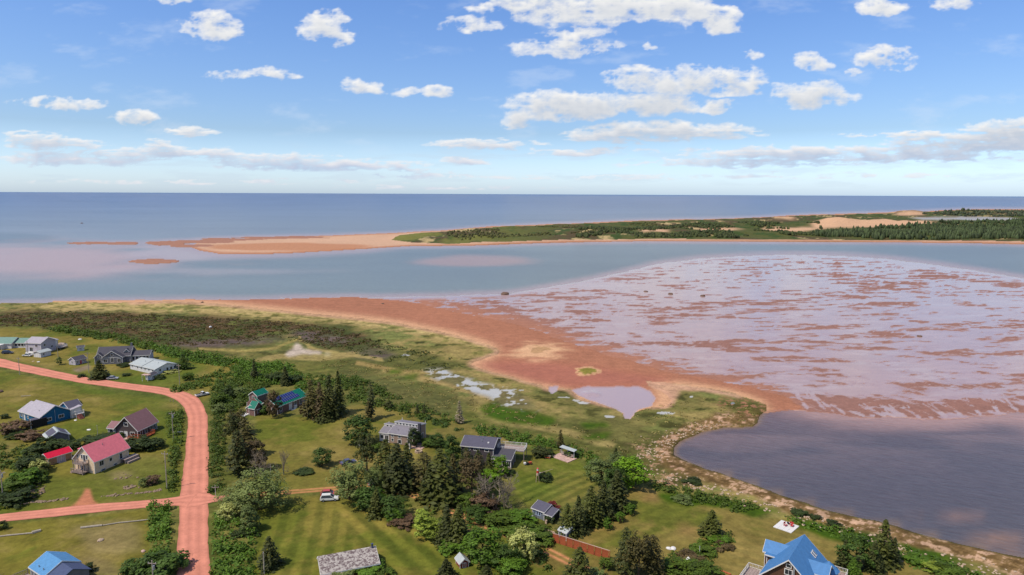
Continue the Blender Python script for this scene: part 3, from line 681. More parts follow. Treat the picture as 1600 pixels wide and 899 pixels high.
def road(name, ptsw, lift, base=(220, 145, 126)):
    c = catmull([(*tuple(G(x, y))[:2], w) for x, y, w in ptsw], 26)
    K = 13; vs = []; cs = []
    bc = A(*base)
    for i, p in enumerate(c):
        a = c[max(0, i - 1)]; d = c[min(len(c) - 1, i + 1)]; tg = Vector((d.x - a.x, d.y - a.y, 0)).normalized(); nr = Vector((-tg.y, tg.x, 0))
        for k in range(K):
            s = (k / (K - 1)) * 2 - 1; w = p.z / 2
            if k in (0, K - 1): w += .45 * (float(fbm(np.array([p.x]), np.array([p.y]), 9, 3, 21 + k)[0]) - .5) * 2
            x = p.x + nr.x * s * w; y = p.y + nr.y * s * w
            vs.append((x, y, Hz(x, y) + lift - .04 * abs(s) ** 4))
            f = 1 + .10 * math.cos(s * 9.4) - .16 * (abs(s) > .9) + .10 * (float(vnoise(np.array([i * .11]), np.array([k * .9]), 77)[0]) - .5)
            cs.append((*(bc * f), 1))
    n = len(c); id_ = np.arange(n * K).reshape(n, K)
    qf = np.stack([id_[:-1, :-1], id_[:-1, 1:], id_[1:, 1:], id_[1:, :-1]], -1).reshape(-1, 4)
    return rawmesh(name, vs, qf[:, ::-1], mroad, kind='structure', cols=cs)
road('road', [(-140,543,8.5),(-60,556,8.5),(0,569.5,8.3),(60,582.5,7.6),(120,594.5,7),(180,604,6.8),(235,611,7),(272,618,7.2),(296,630,7),(307,650,6.5),(308,680,6.3),(307,720,6.4),(305,760,6.5),(303.5,800,6.5),(303,850,6.4),(303,900,6.3),(302,960,6.3),(301,1030,6.3),(300,1120,6.3)], .075)
road('side_road', [(300,786,9),(288,786.5,7),(272,788,5),(240,791,4.6),(200,795,4.8),(150,799,5.4),(100,804,5.4),(50,809,5),(0,814.5,4.8),(-80,824,4.8),(-200,838,4.8),(-500,880,4.8)], .100)
road('driveway', [(302,786,9),(316,785.5,8),(328,785,5),(340,784,3.2),(352,782,2.6)], .110)
# ---------------------------------------------------------------- foliage
mleaf, t, b = new_mat('leaves')
ta = nd(t, 'ShaderNodeAttribute', attribute_type='OBJECT', attribute_name='tint'); va = nd(t, 'ShaderNodeAttribute', attribute_name='var'); oi = nd(t, 'ShaderNodeObjectInfo')
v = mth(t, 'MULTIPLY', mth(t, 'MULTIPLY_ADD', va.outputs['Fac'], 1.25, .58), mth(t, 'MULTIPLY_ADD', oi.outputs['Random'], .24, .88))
cc = vmth(t, 'SCALE', ta.outputs['Vector'], s=v).outputs[0]
cc = vmth(t, 'MULTIPLY', cc, vmth(t, 'MULTIPLY_ADD', (1, 1, 1), (1, 1, 1), (0, 0, 0)).outputs[0]).outputs[0]
t.links.new(cc, b.inputs['Base Color']); b.inputs['Roughness'].default_value = .65; b.inputs['Specular IOR Level'].default_value = .22
trl = nd(t, 'ShaderNodeBsdfTranslucent'); t.links.new(vmth(t, 'MULTIPLY', cc, (1.25, 1.3, .7)).outputs[0], trl.inputs[0])
mx = nd(t, 'ShaderNodeMixShader'); mx.inputs[0].default_value = .3; t.links.new(b.outputs[0], mx.inputs[1]); t.links.new(trl.outputs[0], mx.inputs[2])
t.links.new(mx.outputs[0], t.nodes['Material Output'].inputs[0])
mbark = paint('bark', A(104, 88, 72), .9, .1, .25, 2.0)
mbarkg = paint('grey_bark', A(150, 138, 126), .9, .1, .2, 2.0)

def leaf_quads(C, Nn, size, rng, asp=.75):
    """diamond leaves centred at C facing roughly Nn"""
    n = len(C); Nn = Nn / (np.linalg.norm(Nn, axis=1, keepdims=True) + 1e-9)
    r = rng.normal(size=(n, 3)); T = np.cross(Nn, r); T /= np.linalg.norm(T, axis=1, keepdims=True) + 1e-9
    B = np.cross(Nn, T); s = size[:, None]
    V = np.stack([C - T * s, C - B * s * asp * .9, C + T * s, C + B * s * asp], 1).reshape(-1, 3)
    return V, np.arange(4 * n).reshape(n, 4)
def trunk_mesh(H, r0, r1, limbs, rng, spread):
    vs = []; fs = []
    def tube(p0, p1, a, b_, k=6, segs=3, wob=.0):
        base = len(vs); p0 = np.array(p0, float); p1 = np.array(p1, float); d = p1 - p0; d /= np.linalg.norm(d)
        u = np.cross(d, [.3, .9, .1]); u /= np.linalg.norm(u); w = np.cross(d, u)
        for i in range(segs + 1):
            f = i / segs; c = p0 + (p1 - p0) * f + rng.normal(size=3) * wob * math.sin(f * math.pi); r = a + (b_ - a) * f
            for j in range(k):
                q = 2 * math.pi * j / k; vs.append(c + (u * math.cos(q) + w * math.sin(q)) * r)
        for i in range(segs):
            for j in range(k): fs.append((base + i * k + j, base + i * k + (j + 1) % k, base + (i + 1) * k + (j + 1) % k, base + (i + 1) * k + j))
    tube((0, 0, -.4), (0, 0, H), r0, r1, 7, 5, .06 * H * .1)
    for i in range(limbs):
        z = H * rng.uniform(.25, .85); a = rng.uniform(0, 6.28); l = spread * rng.uniform(.5, .9)
        tube((0, 0, z), (math.cos(a) * l, math.sin(a) * l, z + l * rng.uniform(.4, .9)), r0 * .42, r0 * .1, 5, 3, .1)
    return np.array(vs), np.array(fs)
# prototypes are 10 m tall
PROTO = {}
def mesh_only(name, V, Fq, mat, var=None, smooth=False):
    o = rawmesh(name, V, Fq, mat, var=var, smooth=smooth); me = o.data; bpy.data.objects.remove(o); return me
def proto_spruce(seed, dens=1.0, rad=2.5, gap=.0, taper=.85, low=.03):
    g = np.random.default_rng(seed); C = []; Nn = []; Sz = []; Vr = []; ph = g.uniform(0, 6.28)
    lv = int(30 * dens)
    for i in range(lv):
        f = low + (1 - low) * (i / lv) ** .92; z = 10 * f
        R_ = rad * (1 - f) ** taper + .12
        nb = max(5, int((15 - 8 * f) * dens))
        for k in range(nb):
            if g.random() < gap: continue
            a = 2 * math.pi * (k + g.uniform(-.35, .35)) / nb + i * 1.9; r = R_ * g.uniform(.72, 1.13) * (1 + .13 * math.sin(2 * a + ph) + .1 * math.sin(z * 1.3 + a))
            vb = g.uniform(0, 1) * .7
            m_ = max(2, int(r / .42) + 1)
            for j in range(m_):
                t_ = (j + .8) / m_; x = r * t_
                dz = -.34 * x + .10 * (x * x) / max(r, .1)
                if t_ < .35 and r > 1.2: continue
                sd_ = (g.uniform(-.5, .5)) * .5 * min(1, r)
                C.append((x * math.cos(a) - sd_ * math.sin(a), x * math.sin(a) + sd_ * math.cos(a), z + dz + g.uniform(-.12, .12)))
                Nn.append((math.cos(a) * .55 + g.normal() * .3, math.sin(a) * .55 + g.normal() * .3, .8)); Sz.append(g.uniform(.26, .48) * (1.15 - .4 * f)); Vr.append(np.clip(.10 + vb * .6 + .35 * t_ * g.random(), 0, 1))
    V, Fq = leaf_quads(np.array(C), np.array(Nn), np.array(Sz), g, .6)
    tv, tf = trunk_mesh(9.4, .17, .03, 0, g, 1)
    return mesh_only('crown', V, Fq, mleaf, np.array(Vr)), mesh_only('trunk', tv, tf, mbark, smooth=True)
def proto_leafy(seed, rx=3.5, zc=5.0, rz=4.9, ncl=74, npc=42, csz=1.0, lsz=.27, trunk=3.4, upright=0.0, shell=.55):
    g = np.random.default_rng(seed); C = []; Nn = []; Sz = []; Vr = []
    ph = g.uniform(0, 6.28, 6)
    for k in range(ncl):
        d = g.normal(size=3); d /= np.linalg.norm(d)
        if d[2] < -.8: d[2] *= -.6
        q = g.uniform(shell, 1.0) ** .7
        lump = 1 + .22 * math.sin(3 * math.atan2(d[1], d[0]) + ph[0]) + .16 * math.sin(5 * d[2] + ph[1])
        c = np.array([d[0] * rx * q * lump, d[1] * rx * q * lump, zc + d[2] * rz * q * (1 + .1 * math.sin(ph[2] + 4 * d[0]))])
        if upright: c[2] = zc - rz + (c[2] - zc + rz) * 1.0
        vb = g.uniform(0, 1); s_ = csz * g.uniform(.6, 1.3)
        n = int(npc * g.uniform(.7, 1.3))
        P_ = g.normal(size=(n, 3)); P_ /= np.linalg.norm(P_, axis=1, keepdims=True); P_ *= (g.random((n, 1)) ** .45) * s_
        P_[:, 2] *= (1.0 + upright * 1.2) * .8
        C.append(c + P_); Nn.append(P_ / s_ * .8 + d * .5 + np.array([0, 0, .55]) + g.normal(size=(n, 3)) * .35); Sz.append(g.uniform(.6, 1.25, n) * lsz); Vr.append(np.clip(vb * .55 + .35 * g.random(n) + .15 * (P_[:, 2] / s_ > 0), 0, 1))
    V, Fq = leaf_quads(np.concatenate(C), np.concatenate(Nn), np.concatenate(Sz), g)
    tv, tf = trunk_mesh(trunk * 1.5, .22, .10, 7, g, rx * .9)
    return mesh_only('crown', V, Fq, mleaf, np.concatenate(Vr)), mesh_only('trunk', tv, tf, mbark, smooth=True)
def proto_bare(seed):
    g = np.random.default_rng(seed); vs = []; fs = []
    def seg(p, d, l, r, depth):
        e = p + d * l; u = np.cross(d, [.3, .8, .2]); u /= np.linalg.norm(u); w = np.cross(d, u); b0 = len(vs)
        for c, rr in ((p, r), (e, r * .6)):
            for j in range(3): q = 2.094 * j; vs.append(c + (u * math.cos(q) + w * math.sin(q)) * rr)
        for j in range(3): fs.append((b0 + j, b0 + (j + 1) % 3, b0 + 3 + (j + 1) % 3, b0 + 3 + j))
        if depth == 0: return
        for i in range(4 if depth > 1 else 5):
            nd_ = d + g.normal(size=3) * .55; nd_[2] += .15; nd_ /= np.linalg.norm(nd_)
            seg(p + d * l * g.uniform(.5, 1.0), nd_, l * g.uniform(.45, .72), r * .55, depth - 1)
    for k in range(3):
        d = np.array([g.normal() * .25, g.normal() * .25, 1.0]); d /= np.linalg.norm(d); seg(np.array([g.normal() * .3, g.normal() * .3, -.3]), d, 4.2, .17, 4)
    return mesh_only('branches', np.array(vs), np.array(fs), mbarkg, np.zeros(len(fs))), mesh_only('trunk', *trunk_mesh(4.0, .2, .12, 0, g, 1), mbarkg, smooth=True)
PROTO['spruce'] = [proto_spruce(1), proto_spruce(2, 1.05, 2.7), proto_spruce(3, 1.0, 2.4, .08), proto_spruce(4, .95, 2.9, .05, .75)]
PROTO['thin'] = [proto_spruce(11, .8, 1.5, .25, .7, .12), proto_spruce(12, .7, 1.3, .35, .6, .2)]
PROTO['pine'] = [proto_spruce(21, 1.0, 3.0, .22, .55, .10), proto_spruce(22, 1.0, 2.8, .28, .5, .15), proto_leafy(23, 2.5, 5.6, 4.3, 80, 34, .72, .2, 5.5, 0, .3)]
PROTO['leafy'] = [proto_leafy(31), proto_leafy(32, 3.7, 5.0, 4.8, 78), proto_leafy(33, 3.3, 5.1, 4.8, 70, 44, .95), proto_leafy(34, 3.9, 4.9, 4.8, 84, 40, .9)]
PROTO['willow'] = [proto_leafy(41, 4.2, 4.8, 4.8, 110, 40, .9, .19, 3.6, .6, .2), proto_leafy(42, 4.1, 4.8, 4.8, 105, 42, .85, .19, 3.6, .7, .15)]
PROTO['bush'] = [proto_leafy(51, 5.2, 4.2, 5.2, 60, 40, 1.5, .5, 1.8), proto_leafy(52, 5.6, 4.0, 5.4, 66, 36, 1.4, .48, 1.8), proto_leafy(53, 5.0, 4.4, 5.0, 52, 40, 1.6, .55, 1.8)]
PROTO['bare'] = [proto_bare(61), proto_bare(62)]
TINT = {'spruce': (86, 92, 40), 'dspruce': (72, 78, 38), 'thin': (78, 82, 44), 'pine': (88, 82, 44), 'brown': (98, 84, 56), 'leafy': (90, 120, 36), 'dleafy': (70, 92, 36), 'bright': (106, 140, 30),
        'yellow': (140, 156, 60), 'willow': (118, 130, 74), 'grey': (104, 118, 66), 'bush': (84, 104, 34), 'dbush': (62, 76, 36), 'purple': (112, 90, 70), 'red': (118, 50, 50), 'straw': (146, 136, 82), 'heath': (94, 80, 50), 'heath2': (90, 96, 50), 'pale': (168, 172, 104), 'bare': (150, 138, 120)}
rnt = random.Random(77)
def plant(kind, px, py, hpx, wpx, tint, label, name, cat, group=None, sink=.0):
    """kind of prototype, base pixel, height and width in photograph pixels"""
    p = at_px(px, py); m_ = pxm(py); h = hpx * (.94 if kind in ('spruce', 'pine', 'thin') else 1.06) / m_; w = wpx * 1.14 / m_
    # height seen from above at an angle: cos of the view's downward slope
    dep = math.atan2(CAMH, math.hypot(p.x, p.y)); k = kind
    ms = PROTO[k][rnt.randrange(len(PROTO[k]))]
    W0 = {'spruce': 5.0, 'thin': 2.9, 'pine': 5.6, 'leafy': 7.6, 'willow': 8.6, 'bush': 11.0, 'bare': 5.5}[k]
    # part of the seen height of a round crown is its depth
    hz = max(.62 * h, (h - (w * math.sin(dep) * (.55 if k in ('bush', 'leafy', 'willow') else .15))) / math.cos(dep))
    p.y += w * (.25 if k in ('bush', 'willow', 'leafy') else .05)
    e = bpy.data.objects.new(name, None); COL.objects.link(e)
    e.location = (p.x, p.y, Hz(p.x, p.y) - sink); e.rotation_euler = (0, 0, rnt.uniform(0, 6.28)); e.scale = (w / W0, w / W0 * rnt.uniform(.92, 1.08), hz / (10.0 if k != 'bush' else 9.6))
    e.empty_display_size = .5
    tag(e, label, cat, group)
    tc_ = A(*TINT[tint]) * 1.0
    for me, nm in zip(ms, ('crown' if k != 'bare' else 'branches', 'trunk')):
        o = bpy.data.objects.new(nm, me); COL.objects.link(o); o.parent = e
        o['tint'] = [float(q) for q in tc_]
    return e

GS, GB, GD = 'conifers growing around the cottages', 'bushes and shrubs in the yards', 'broadleaved trees around the cottages'
T_ = lambda *a: plant(*a)
TREES = [
# kind, x, y, h, w, tint, label, name, cat, group
('spruce',155,592,32,33,'dspruce','wide dark spruce beside the road in front of the grey gabled house','spruce_tree','tree',GS),
('pine',286,577,26,20,'dleafy','dark round tree standing behind the pole right of the white bungalow','pine_tree','tree',GS),
('bush',292,595,13,16,'bush','small round bush on the lawn below the dark tree right of the white bungalow','bush','bush',GB),
('leafy',91,571,13,9,'grey','tiny young tree on the lawn left of the pink shed','young_tree','tree',GD),
('bush',126,590,6,10,'dbush','low dark bush at the driveway end beside the far left road','bush','bush',GB),
('bush',196,588,5,12,'dbush','low clump right of the parked silver sedan','bush','bush',GB),
('bush',248,593,8,14,'dbush','dark bush at the right corner of the small white roadside shed','bush','bush',GB),
('bush',262,584,6,22,'pale','pale flowering shrub along the right gable of the white bungalow','flowering_shrub','bush',GB),
('bush',192,573,6,20,'dbush','low green shrub at the foot of the grey gabled house','bush','bush',GB),
('bush',118,632,6,11,'dbush','single small dark bush in the open meadow right of the blue house','bush','bush',GB),
('bush',4,655,8,12,'dbush','small dark bush at the left picture edge beside the blue house','bush','bush',GB),
('bush',16,680,22,36,'purple','brownish purple bush at the far left below the blue house','bush','bush',GB),
('bush',42,688,16,34,'purple','second brownish purple bush, left of the grey shed','bush','bush',GB),
('bush',22,686,12,24,'dbush','dark green bush in front of the brownish purple ones at far left','bush','bush',GB),
('bush',66,700,18,24,'dbush','dark juniper bush just left of the red roofed shed','juniper_bush','bush','juniper bushes between the small sheds'),
('bush',84,702,16,26,'dbush','dark juniper bush directly below the grey shed with dark roof panels','juniper_bush','bush','juniper bushes between the small sheds'),
('bush',108,703,15,26,'dbush','dark juniper bush between the grey shed and the pink roofed house','juniper_bush','bush','juniper bushes between the small sheds'),
('bush',52,718,24,32,'dbush','large dark juniper bush left of the red roofed shed','juniper_bush','bush','juniper bushes between the small sheds'),
('bush',44,740,30,34,'dbush','dark juniper bush below and left of the red roofed shed','juniper_bush','bush','juniper bushes between the small sheds'),
('leafy',56,742,26,24,'pale','pale blossoming shrub in front of the red roofed shed','flowering_shrub','bush',GB),
('bush',34,762,30,40,'leafy','light green bush on the slope left of the pink roofed house','bush','bush',GB),
('bush',52,756,20,30,'bush','green bush beside the scattered stones left of the pink roofed house','bush','bush',GB),
('bush',14,775,28,40,'bush','green bush next to the leaning pole at the left edge','bush','bush',GB),
('bush',18,790,26,44,'dbush','dark bush at the left end of the stone row','bush','bush',GB),
('bush',205,706,24,40,'dbush','dark spreading juniper right of the pink roofed house','juniper_bush','bush',None),
('bush',232,705,20,32,'dbush','dark juniper at the right end of the bed below the brown house','juniper_bush','bush',None),
('bush',182,686,12,22,'dbush','dark bush at the foot of the brown house, above the pink roof','bush','bush',GB),
('bush',147,692,10,40,'dbush','low dark bush behind the ridge of the pink roof','bush','bush',GB),
('bush',237,758,16,18,'purple','purplish lilac bush on the lawn near the leaning pole by the road','lilac_bush','bush',GB),
('leafy',224,762,16,15,'grey','pale grey green bush left of the purplish lilac','bush','bush',GB),
('bush',247,905,44,62,'dleafy','dark leafy bush at the bottom edge left of the road hedge','bush','bush',GB),
('bush',205,900,26,34,'dleafy','dark bush at the bottom edge right of the bright blue roof','bush','bush',GB),
('bush',132,898,18,22,'dbush','dark shrub against the right wall of the blue roofed cottage','bush','bush',GB),
('bush',0,829,16,14,'dbush','dark bush cut by the left picture edge below the side road','bush','bush',GB),
('thin',398,592,34,12,'thin','thin lone spruce standing up from the thicket behind the green roofed house','spruce_tree','tree',GS),
('spruce',446,602,32,20,'dspruce','pointed spruce directly behind the green roofed house','spruce_tree','tree',GS),
('bush',431,598,16,26,'dbush','dark bush left of the pointed spruce behind the green roofs','bush','bush',GB),
('bush',458,600,14,22,'dbush','dark bush right of the pointed spruce behind the green roofs','bush','bush',GB),
('bush',431,592,10,14,'yellow','yellow green shrub in the thicket above the green tower roof','bush','bush',GB),
('bush',354,624,20,18,'dbush','dark bush in the thicket left of the green tower','bush','bush',GB),
('bush',340,636,22,24,'bush','green bush in the thicket beside the road bend','bush','bush',GB),
('bush',341,645,16,26,'grey','grey green bush at the bottom of the thicket beside the road bend','bush','bush',GB),
('bush',371,620,16,26,'grey','pale grey green bush touching the green tower','bush','bush',GB),
('leafy',424,655,44,23,'brown','brownish tree in front of the green roofed house','tree','tree',GD),
('bush',411,648,16,14,'dleafy','dark green bush under the brownish tree by the green roofed house','bush','bush',GB),
('bush',476,652,24,14,'brown','brown shrub at the right end of the solar panel house','bush','bush',GB),
('pine',486,655,66,30,'pine','dark thin pine at the right end of the green roofed house','pine_tree','tree',GS),
('spruce',500,655,62,26,'brown','brown tinged spruce in the middle of the group right of the green roofed house','spruce_tree','tree',GS),
('spruce',515,653,70,30,'dspruce','tall dark spruce, second from the right in the group by the green roofed house','spruce_tree','tree',GS),
('spruce',529,647,72,28,'spruce','tall spruce at the right end of the group by the green roofed house','spruce_tree','tree',GS),
('spruce',508,657,34,30,'dspruce','short dark spruce at the foot of the group right of the green roofed house','spruce_tree','tree',GS),
('pine',372,680,46,30,'pine','dark pine at the top end of the row between the road and the centre lawn','pine_tree','tree','dark row of trees right of the road'),
('pine',365,700,60,30,'dspruce','dark pine second from the top in the row right of the road','pine_tree','tree','dark row of trees right of the road'),
('pine',383,715,66,42,'pine','broad dark pine in the middle of the row right of the road','pine_tree','tree','dark row of trees right of the road'),
('pine',372,742,74,40,'dspruce','tall dark pine near the lower end of the row, above the grey green willow','pine_tree','tree','dark row of trees right of the road'),
('leafy',397,738,52,34,'brown','brown tree on the right side of the row above the grey green willow','tree','tree','dark row of trees right of the road'),
('bare',408,745,40,30,'bare','bare grey shrub right of the dark row above the willow','bare_shrub','bush',None),
('willow',398,806,76,78,'willow','big grey green willow at the corner of the road and the rutted drive','willow_tree','tree',None),
('willow',367,800,44,56,'willow','smaller grey green willow touching the road side of the big one','willow_tree','tree',None),
('leafy',352,815,30,34,'pale','pale leaved bush below the willows beside the road','bush','bush',GB),
('leafy',387,834,44,30,'grey','grey green young tree below the willows','young_tree','tree',GD),
('bush',382,838,16,34,'dbush','dark bush at the foot of the young tree below the willows','bush','bush',GB),
('spruce',421,886,50,34,'dspruce','dark spruce at the left edge of the striped lawn by the pole','spruce_tree','tree',GS),
('leafy',501,731,33,31,'dleafy','round dark green tree alone on the centre lawn','tree','tree',GD),
('bush',474,742,6,28,'dbush','low strip of shrubs below the round lawn tree','bush','bush',GB),
('bare',443,742,44,14,'bare','slender bare tree on the centre lawn right of the dark row','bare_tree','tree',None),
('leafy',557,698,52,46,'dleafy','open round tree left of the beige house','tree','tree',GD),
('thin',580,655,64,20,'thin','tall ragged spruce standing above the beige house and centre lawn','spruce_tree','tree',GS),
('thin',576,658,34,18,'pine','small dark pine at the upper edge of the centre lawn','pine_tree','tree',GS),
('pine',573,740,70,36,'dspruce','tall dark pine left of the big spruces, above the pale willow','pine_tree','tree',GS),
('bush',584,706,14,20,'bush','green bush at the left wing of the beige house','bush','bush',GB),
('spruce',603,748,66,46,'spruce','broad spruce, leftmost of the big group below the beige house','spruce_tree','tree','big spruces below the beige house'),
('spruce',620,766,78,52,'dspruce','largest dark spruce in the left half of the group below the beige house','spruce_tree','tree','big spruces below the beige house'),
('spruce',636,752,64,40,'spruce','spruce right behind the largest one below the beige house','spruce_tree','tree','big spruces below the beige house'),
('pine',663,765,62,42,'pine','olive pine left of the middle of the group between the two grey roofs','pine_tree','tree','big spruces below the beige house'),
('spruce',688,786,90,56,'spruce','tall spruce at the centre of the group between the two grey roofs','spruce_tree','tree','big spruces below the beige house'),
('spruce',672,782,60,36,'dspruce','shorter dark spruce in front of the centre of the group','spruce_tree','tree','big spruces below the beige house'),
('spruce',708,772,66,36,'pine','olive spruce right of the centre of the group','spruce_tree','tree','big spruces below the beige house'),
('pine',737,778,76,42,'brown','brownish pine at the right end of the group, below the dark grey house','pine_tree','tree','big spruces below the beige house'),
('leafy',706,732,52,30,'dleafy','green columnar tree at the left wall of the dark grey house','tree','tree',GD),
('leafy',647,700,32,22,'dbush','dark round bush at the right corner of the beige house','bush','bush',GB),
('leafy',683,701,24,28,'dleafy','dark green bush on the lawn between the beige and dark grey houses','bush','bush',GB),
('bush',668,698,14,20,'bush','lighter bush at the patio of the beige house','bush','bush',GB),
('spruce',729,738,42,30,'dspruce','dark spruce against the left front of the dark grey house','spruce_tree','tree','spruces against the dark grey house'),
('spruce',747,742,42,30,'dspruce','dark spruce against the middle of the dark grey house front','spruce_tree','tree','spruces against the dark grey house'),
('spruce',764,745,40,28,'spruce','dark spruce against the right front of the dark grey house','spruce_tree','tree','spruces against the dark grey house'),
('leafy',781,746,34,30,'bright','bright green bush at the glazed annex of the dark grey house','bush','bush',GB),
('leafy',760,760,28,34,'bright','bright green bush below the dark grey house right of the brownish pine','bush','bush',GB),
('bush',797,742,9,14,'dbush','small dark bush beside the round pink patio','bush','bush',GB),
('bare',770,800,62,46,'bare','grey leafless tree below the dark grey house','bare_tree','tree',None),
('bare',789,796,50,24,'bare','second grey leafless tree beside the striped lawn','bare_tree','tree',None),
('bush',757,806,36,40,'purple','brown dead bush among the leafless trees','bush','bush',GB),
('willow',541,790,74,74,'willow','pale grey green willow overhanging the white car','willow_tree','tree',None),
('willow',584,772,44,34,'willow','smaller pale willow between the white car and the big spruces','willow_tree','tree',None),
('leafy',572,800,42,44,'dleafy','dark leafy bush right of the pale willow trunk','bush','bush',GB),
('spruce',588,806,44,34,'spruce','short spruce at the corner of the striped lawn right of the willow','spruce_tree','tree',GS),
('leafy',611,812,40,44,'dleafy','dark leafy bush along the edge of the striped lawn','bush','bush',GB),
('leafy',584,790,24,30,'bright','bright green low bush at the corner of the striped lawn','bush','bush',GB),
('leafy',614,818,26,26,'leafy','light green bush at the lawn edge left of the brown hedge','bush','bush',GB),
('bush',630,824,18,34,'purple','brownish bush along the lawn edge left of the yellow maples','bush','bush',GB),
('leafy',662,843,46,42,'yellow','bright yellow green maple, left of the pair at the lawn edge','maple_tree','tree',GD),
('leafy',680,846,36,34,'yellow','yellow green maple, right of the pair at the lawn edge','maple_tree','tree',GD),
('spruce',698,850,64,38,'dspruce','dark spruce right of the yellow green maples','spruce_tree','tree',GS),
('spruce',717,852,66,40,'spruce','tall spruce, right one of the pair beyond the yellow green maples','spruce_tree','tree',GS),
('bush',706,864,22,34,'leafy','green bush at the foot of the spruce pair','bush','bush',GB),
('bush',728,850,24,28,'purple','dark reddish bush behind the big green maple','bush','bush',GB),
('leafy',753,885,62,62,'leafy','big round green maple above the small red shed','maple_tree','tree',GD),
('leafy',818,882,56,46,'pale','pale green flowering maple beside the red fence end','maple_tree','tree',GD),
('leafy',790,892,42,42,'dleafy','dark leafy bush between the green and the pale maples','bush','bush',GB),
('leafy',797,905,34,44,'leafy','green bush at the bottom edge below the pale maple','bush','bush',GB),
('spruce',697,908,36,34,'dspruce','dark spruce top at the bottom edge left of the small red shed','spruce_tree','tree',GS),
('spruce',760,912,30,30,'dspruce','spruce top at the bottom edge right of the small red shed','spruce_tree','tree',GS),
('leafy',730,800,30,30,'bush','green bush between the spruce group and the leafless tree','bush','bush',GB),
('leafy',742,818,30,40,'dleafy','dark green bush left of the upper end of the red clay track','bush','bush',GB),
('leafy',777,826,28,46,'bush','green bush below the leafless trees beside the clay track','bush','bush',GB),
('leafy',812,822,26,44,'leafy','green bush left of the grey garden shed','bush','bush',GB),
('bush',812,846,22,50,'bush','spreading green shrub between the garden shed and the clay track','bush','bush',GB),
('bush',840,850,22,46,'bush','spreading green shrub touching the left end of the red fence','bush','bush',GB),
('spruce',886,838,54,34,'spruce','first and lowest spruce of the slanting row by the small blue shed','spruce_tree','tree','slanting row of spruces'),
('spruce',903,832,60,34,'dspruce','second spruce of the slanting row counting from the small blue shed','spruce_tree','tree','slanting row of spruces'),
('spruce',923,820,64,38,'spruce','third spruce of the slanting row counting from the small blue shed','spruce_tree','tree','slanting row of spruces'),
('spruce',942,810,62,36,'dspruce','fourth spruce of the slanting row counting from the small blue shed','spruce_tree','tree','slanting row of spruces'),
('spruce',964,795,64,44,'dspruce','large dark spruce at the upper end of the slanting row','spruce_tree','tree','slanting row of spruces'),
('leafy',986,768,58,52,'bright','big bright green tree at the top of the slanting row','tree','tree',GD),
('leafy',941,757,42,42,'grey','grey green round tree left of the top of the slanting row','tree','tree',GD),
('leafy',963,772,44,32,'dleafy','dark tree between the grey green one and the slanting row','tree','tree',GD),
('leafy',964,740,34,30,'grey','pale tree beyond the top of the slanting row','tree','tree',GD),
('spruce',962,722,24,16,'dspruce','small dark spruce standing in the marsh above the slanting row','spruce_tree','tree',GS),
('bush',843,716,17,24,'dspruce','dark blue green juniper left of the pergola','juniper_bush','bush',None),
('bush',858,714,14,16,'dbush','dark bush between the juniper and the pergola','bush','bush',GB),
('bush',893,714,14,18,'dbush','dark bush behind the right post of the pergola','bush','bush',GB),
('thin',876,700,30,12,'pine','thin dark snag in the marsh above the pergola','spruce_tree','tree',GS),
('bush',851,752,15,22,'dbush','dark mounded bush beside the red and white lawn ornament','bush','bush',GB),
('bush',863,797,15,18,'red','dark red bush behind the grey garden shed','bush','bush',GB),
('bush',860,818,14,14,'dbush','dark bush at the open end of the grey garden shed','bush','bush',GB),
('leafy',985,806,20,15,'leafy','young green tree on the right lawn, uppermost of the three','young_tree','tree','young trees on the right lawn'),
('leafy',969,818,19,14,'leafy','young green tree on the right lawn, middle one of the three','young_tree','tree','young trees on the right lawn'),
('leafy',950,829,20,14,'leafy','young green tree on the right lawn, lowest of the three','young_tree','tree','young trees on the right lawn'),
('pine',978,898,76,38,'dspruce','dark pine, leftmost of the clump at the bottom below the right lawn','pine_tree','tree','dark pine clump at the bottom'),
('pine',998,902,74,42,'pine','dark pine in the middle of the clump at the bottom below the right lawn','pine_tree','tree','dark pine clump at the bottom'),
('pine',1020,898,64,36,'pine','dark pine on the right of the clump at the bottom below the right lawn','pine_tree','tree','dark pine clump at the bottom'),
('spruce',905,915,62,48,'spruce','broad green spruce at the bottom edge below the red fence','spruce_tree','tree',GS),
('bush',930,908,20,30,'grey','grey green bush at the bottom edge right of the broad spruce','bush','bush',GB),
('leafy',948,892,22,22,'bush','green bush at the right end of the red fence','bush','bush',GB),
('bush',532,912,24,36,'willow','grey green shrub in front of the old weathered shed at the bottom','bush','bush',GB),
('bush',572,902,22,44,'leafy','green shrub against the right half of the old weathered shed','bush','bush',GB),
('bush',604,905,18,26,'bush','green shrub at the right corner of the old weathered shed','bush','bush',GB),
('spruce',1112,838,44,38,'spruce','lone broad spruce at the corner of the right lawn','spruce_tree','tree',GS),
('bush',1126,852,14,32,'leafy','light green bush at the foot of the lone broad spruce','bush','bush',GB),
('bush',1133,860,12,26,'brown','brownish shrub on the bed below the lone broad spruce','bush','bush',GB),
('bush',1100,866,14,34,'bush','shrub in the middle of the bed between the two right lawns','bush','bush',GB),
('bush',1080,880,16,36,'brown','brown green shrub in the lower bed between the two right lawns','bush','bush',GB),
('leafy',1062,900,30,46,'bush','leafy bush at the bottom edge right of the dark pines','bush','bush',GB),
('leafy',1100,908,32,50,'bush','leafy bush at the bottom edge in the bed left of the blue roofed house','bush','bush',GB),
('bush',1090,868,8,14,'dleafy','low dark bush near the white stones in the lawn bed','bush','bush',GB),
('spruce',1380,882,74,48,'spruce','tallest spruce at the bottom right beside the shore','spruce_tree','tree','trees right of the blue roofed house'),
('leafy',1343,892,58,44,'dleafy','green leafy tree left of the tallest spruce at the bottom right','tree','tree','trees right of the blue roofed house'),
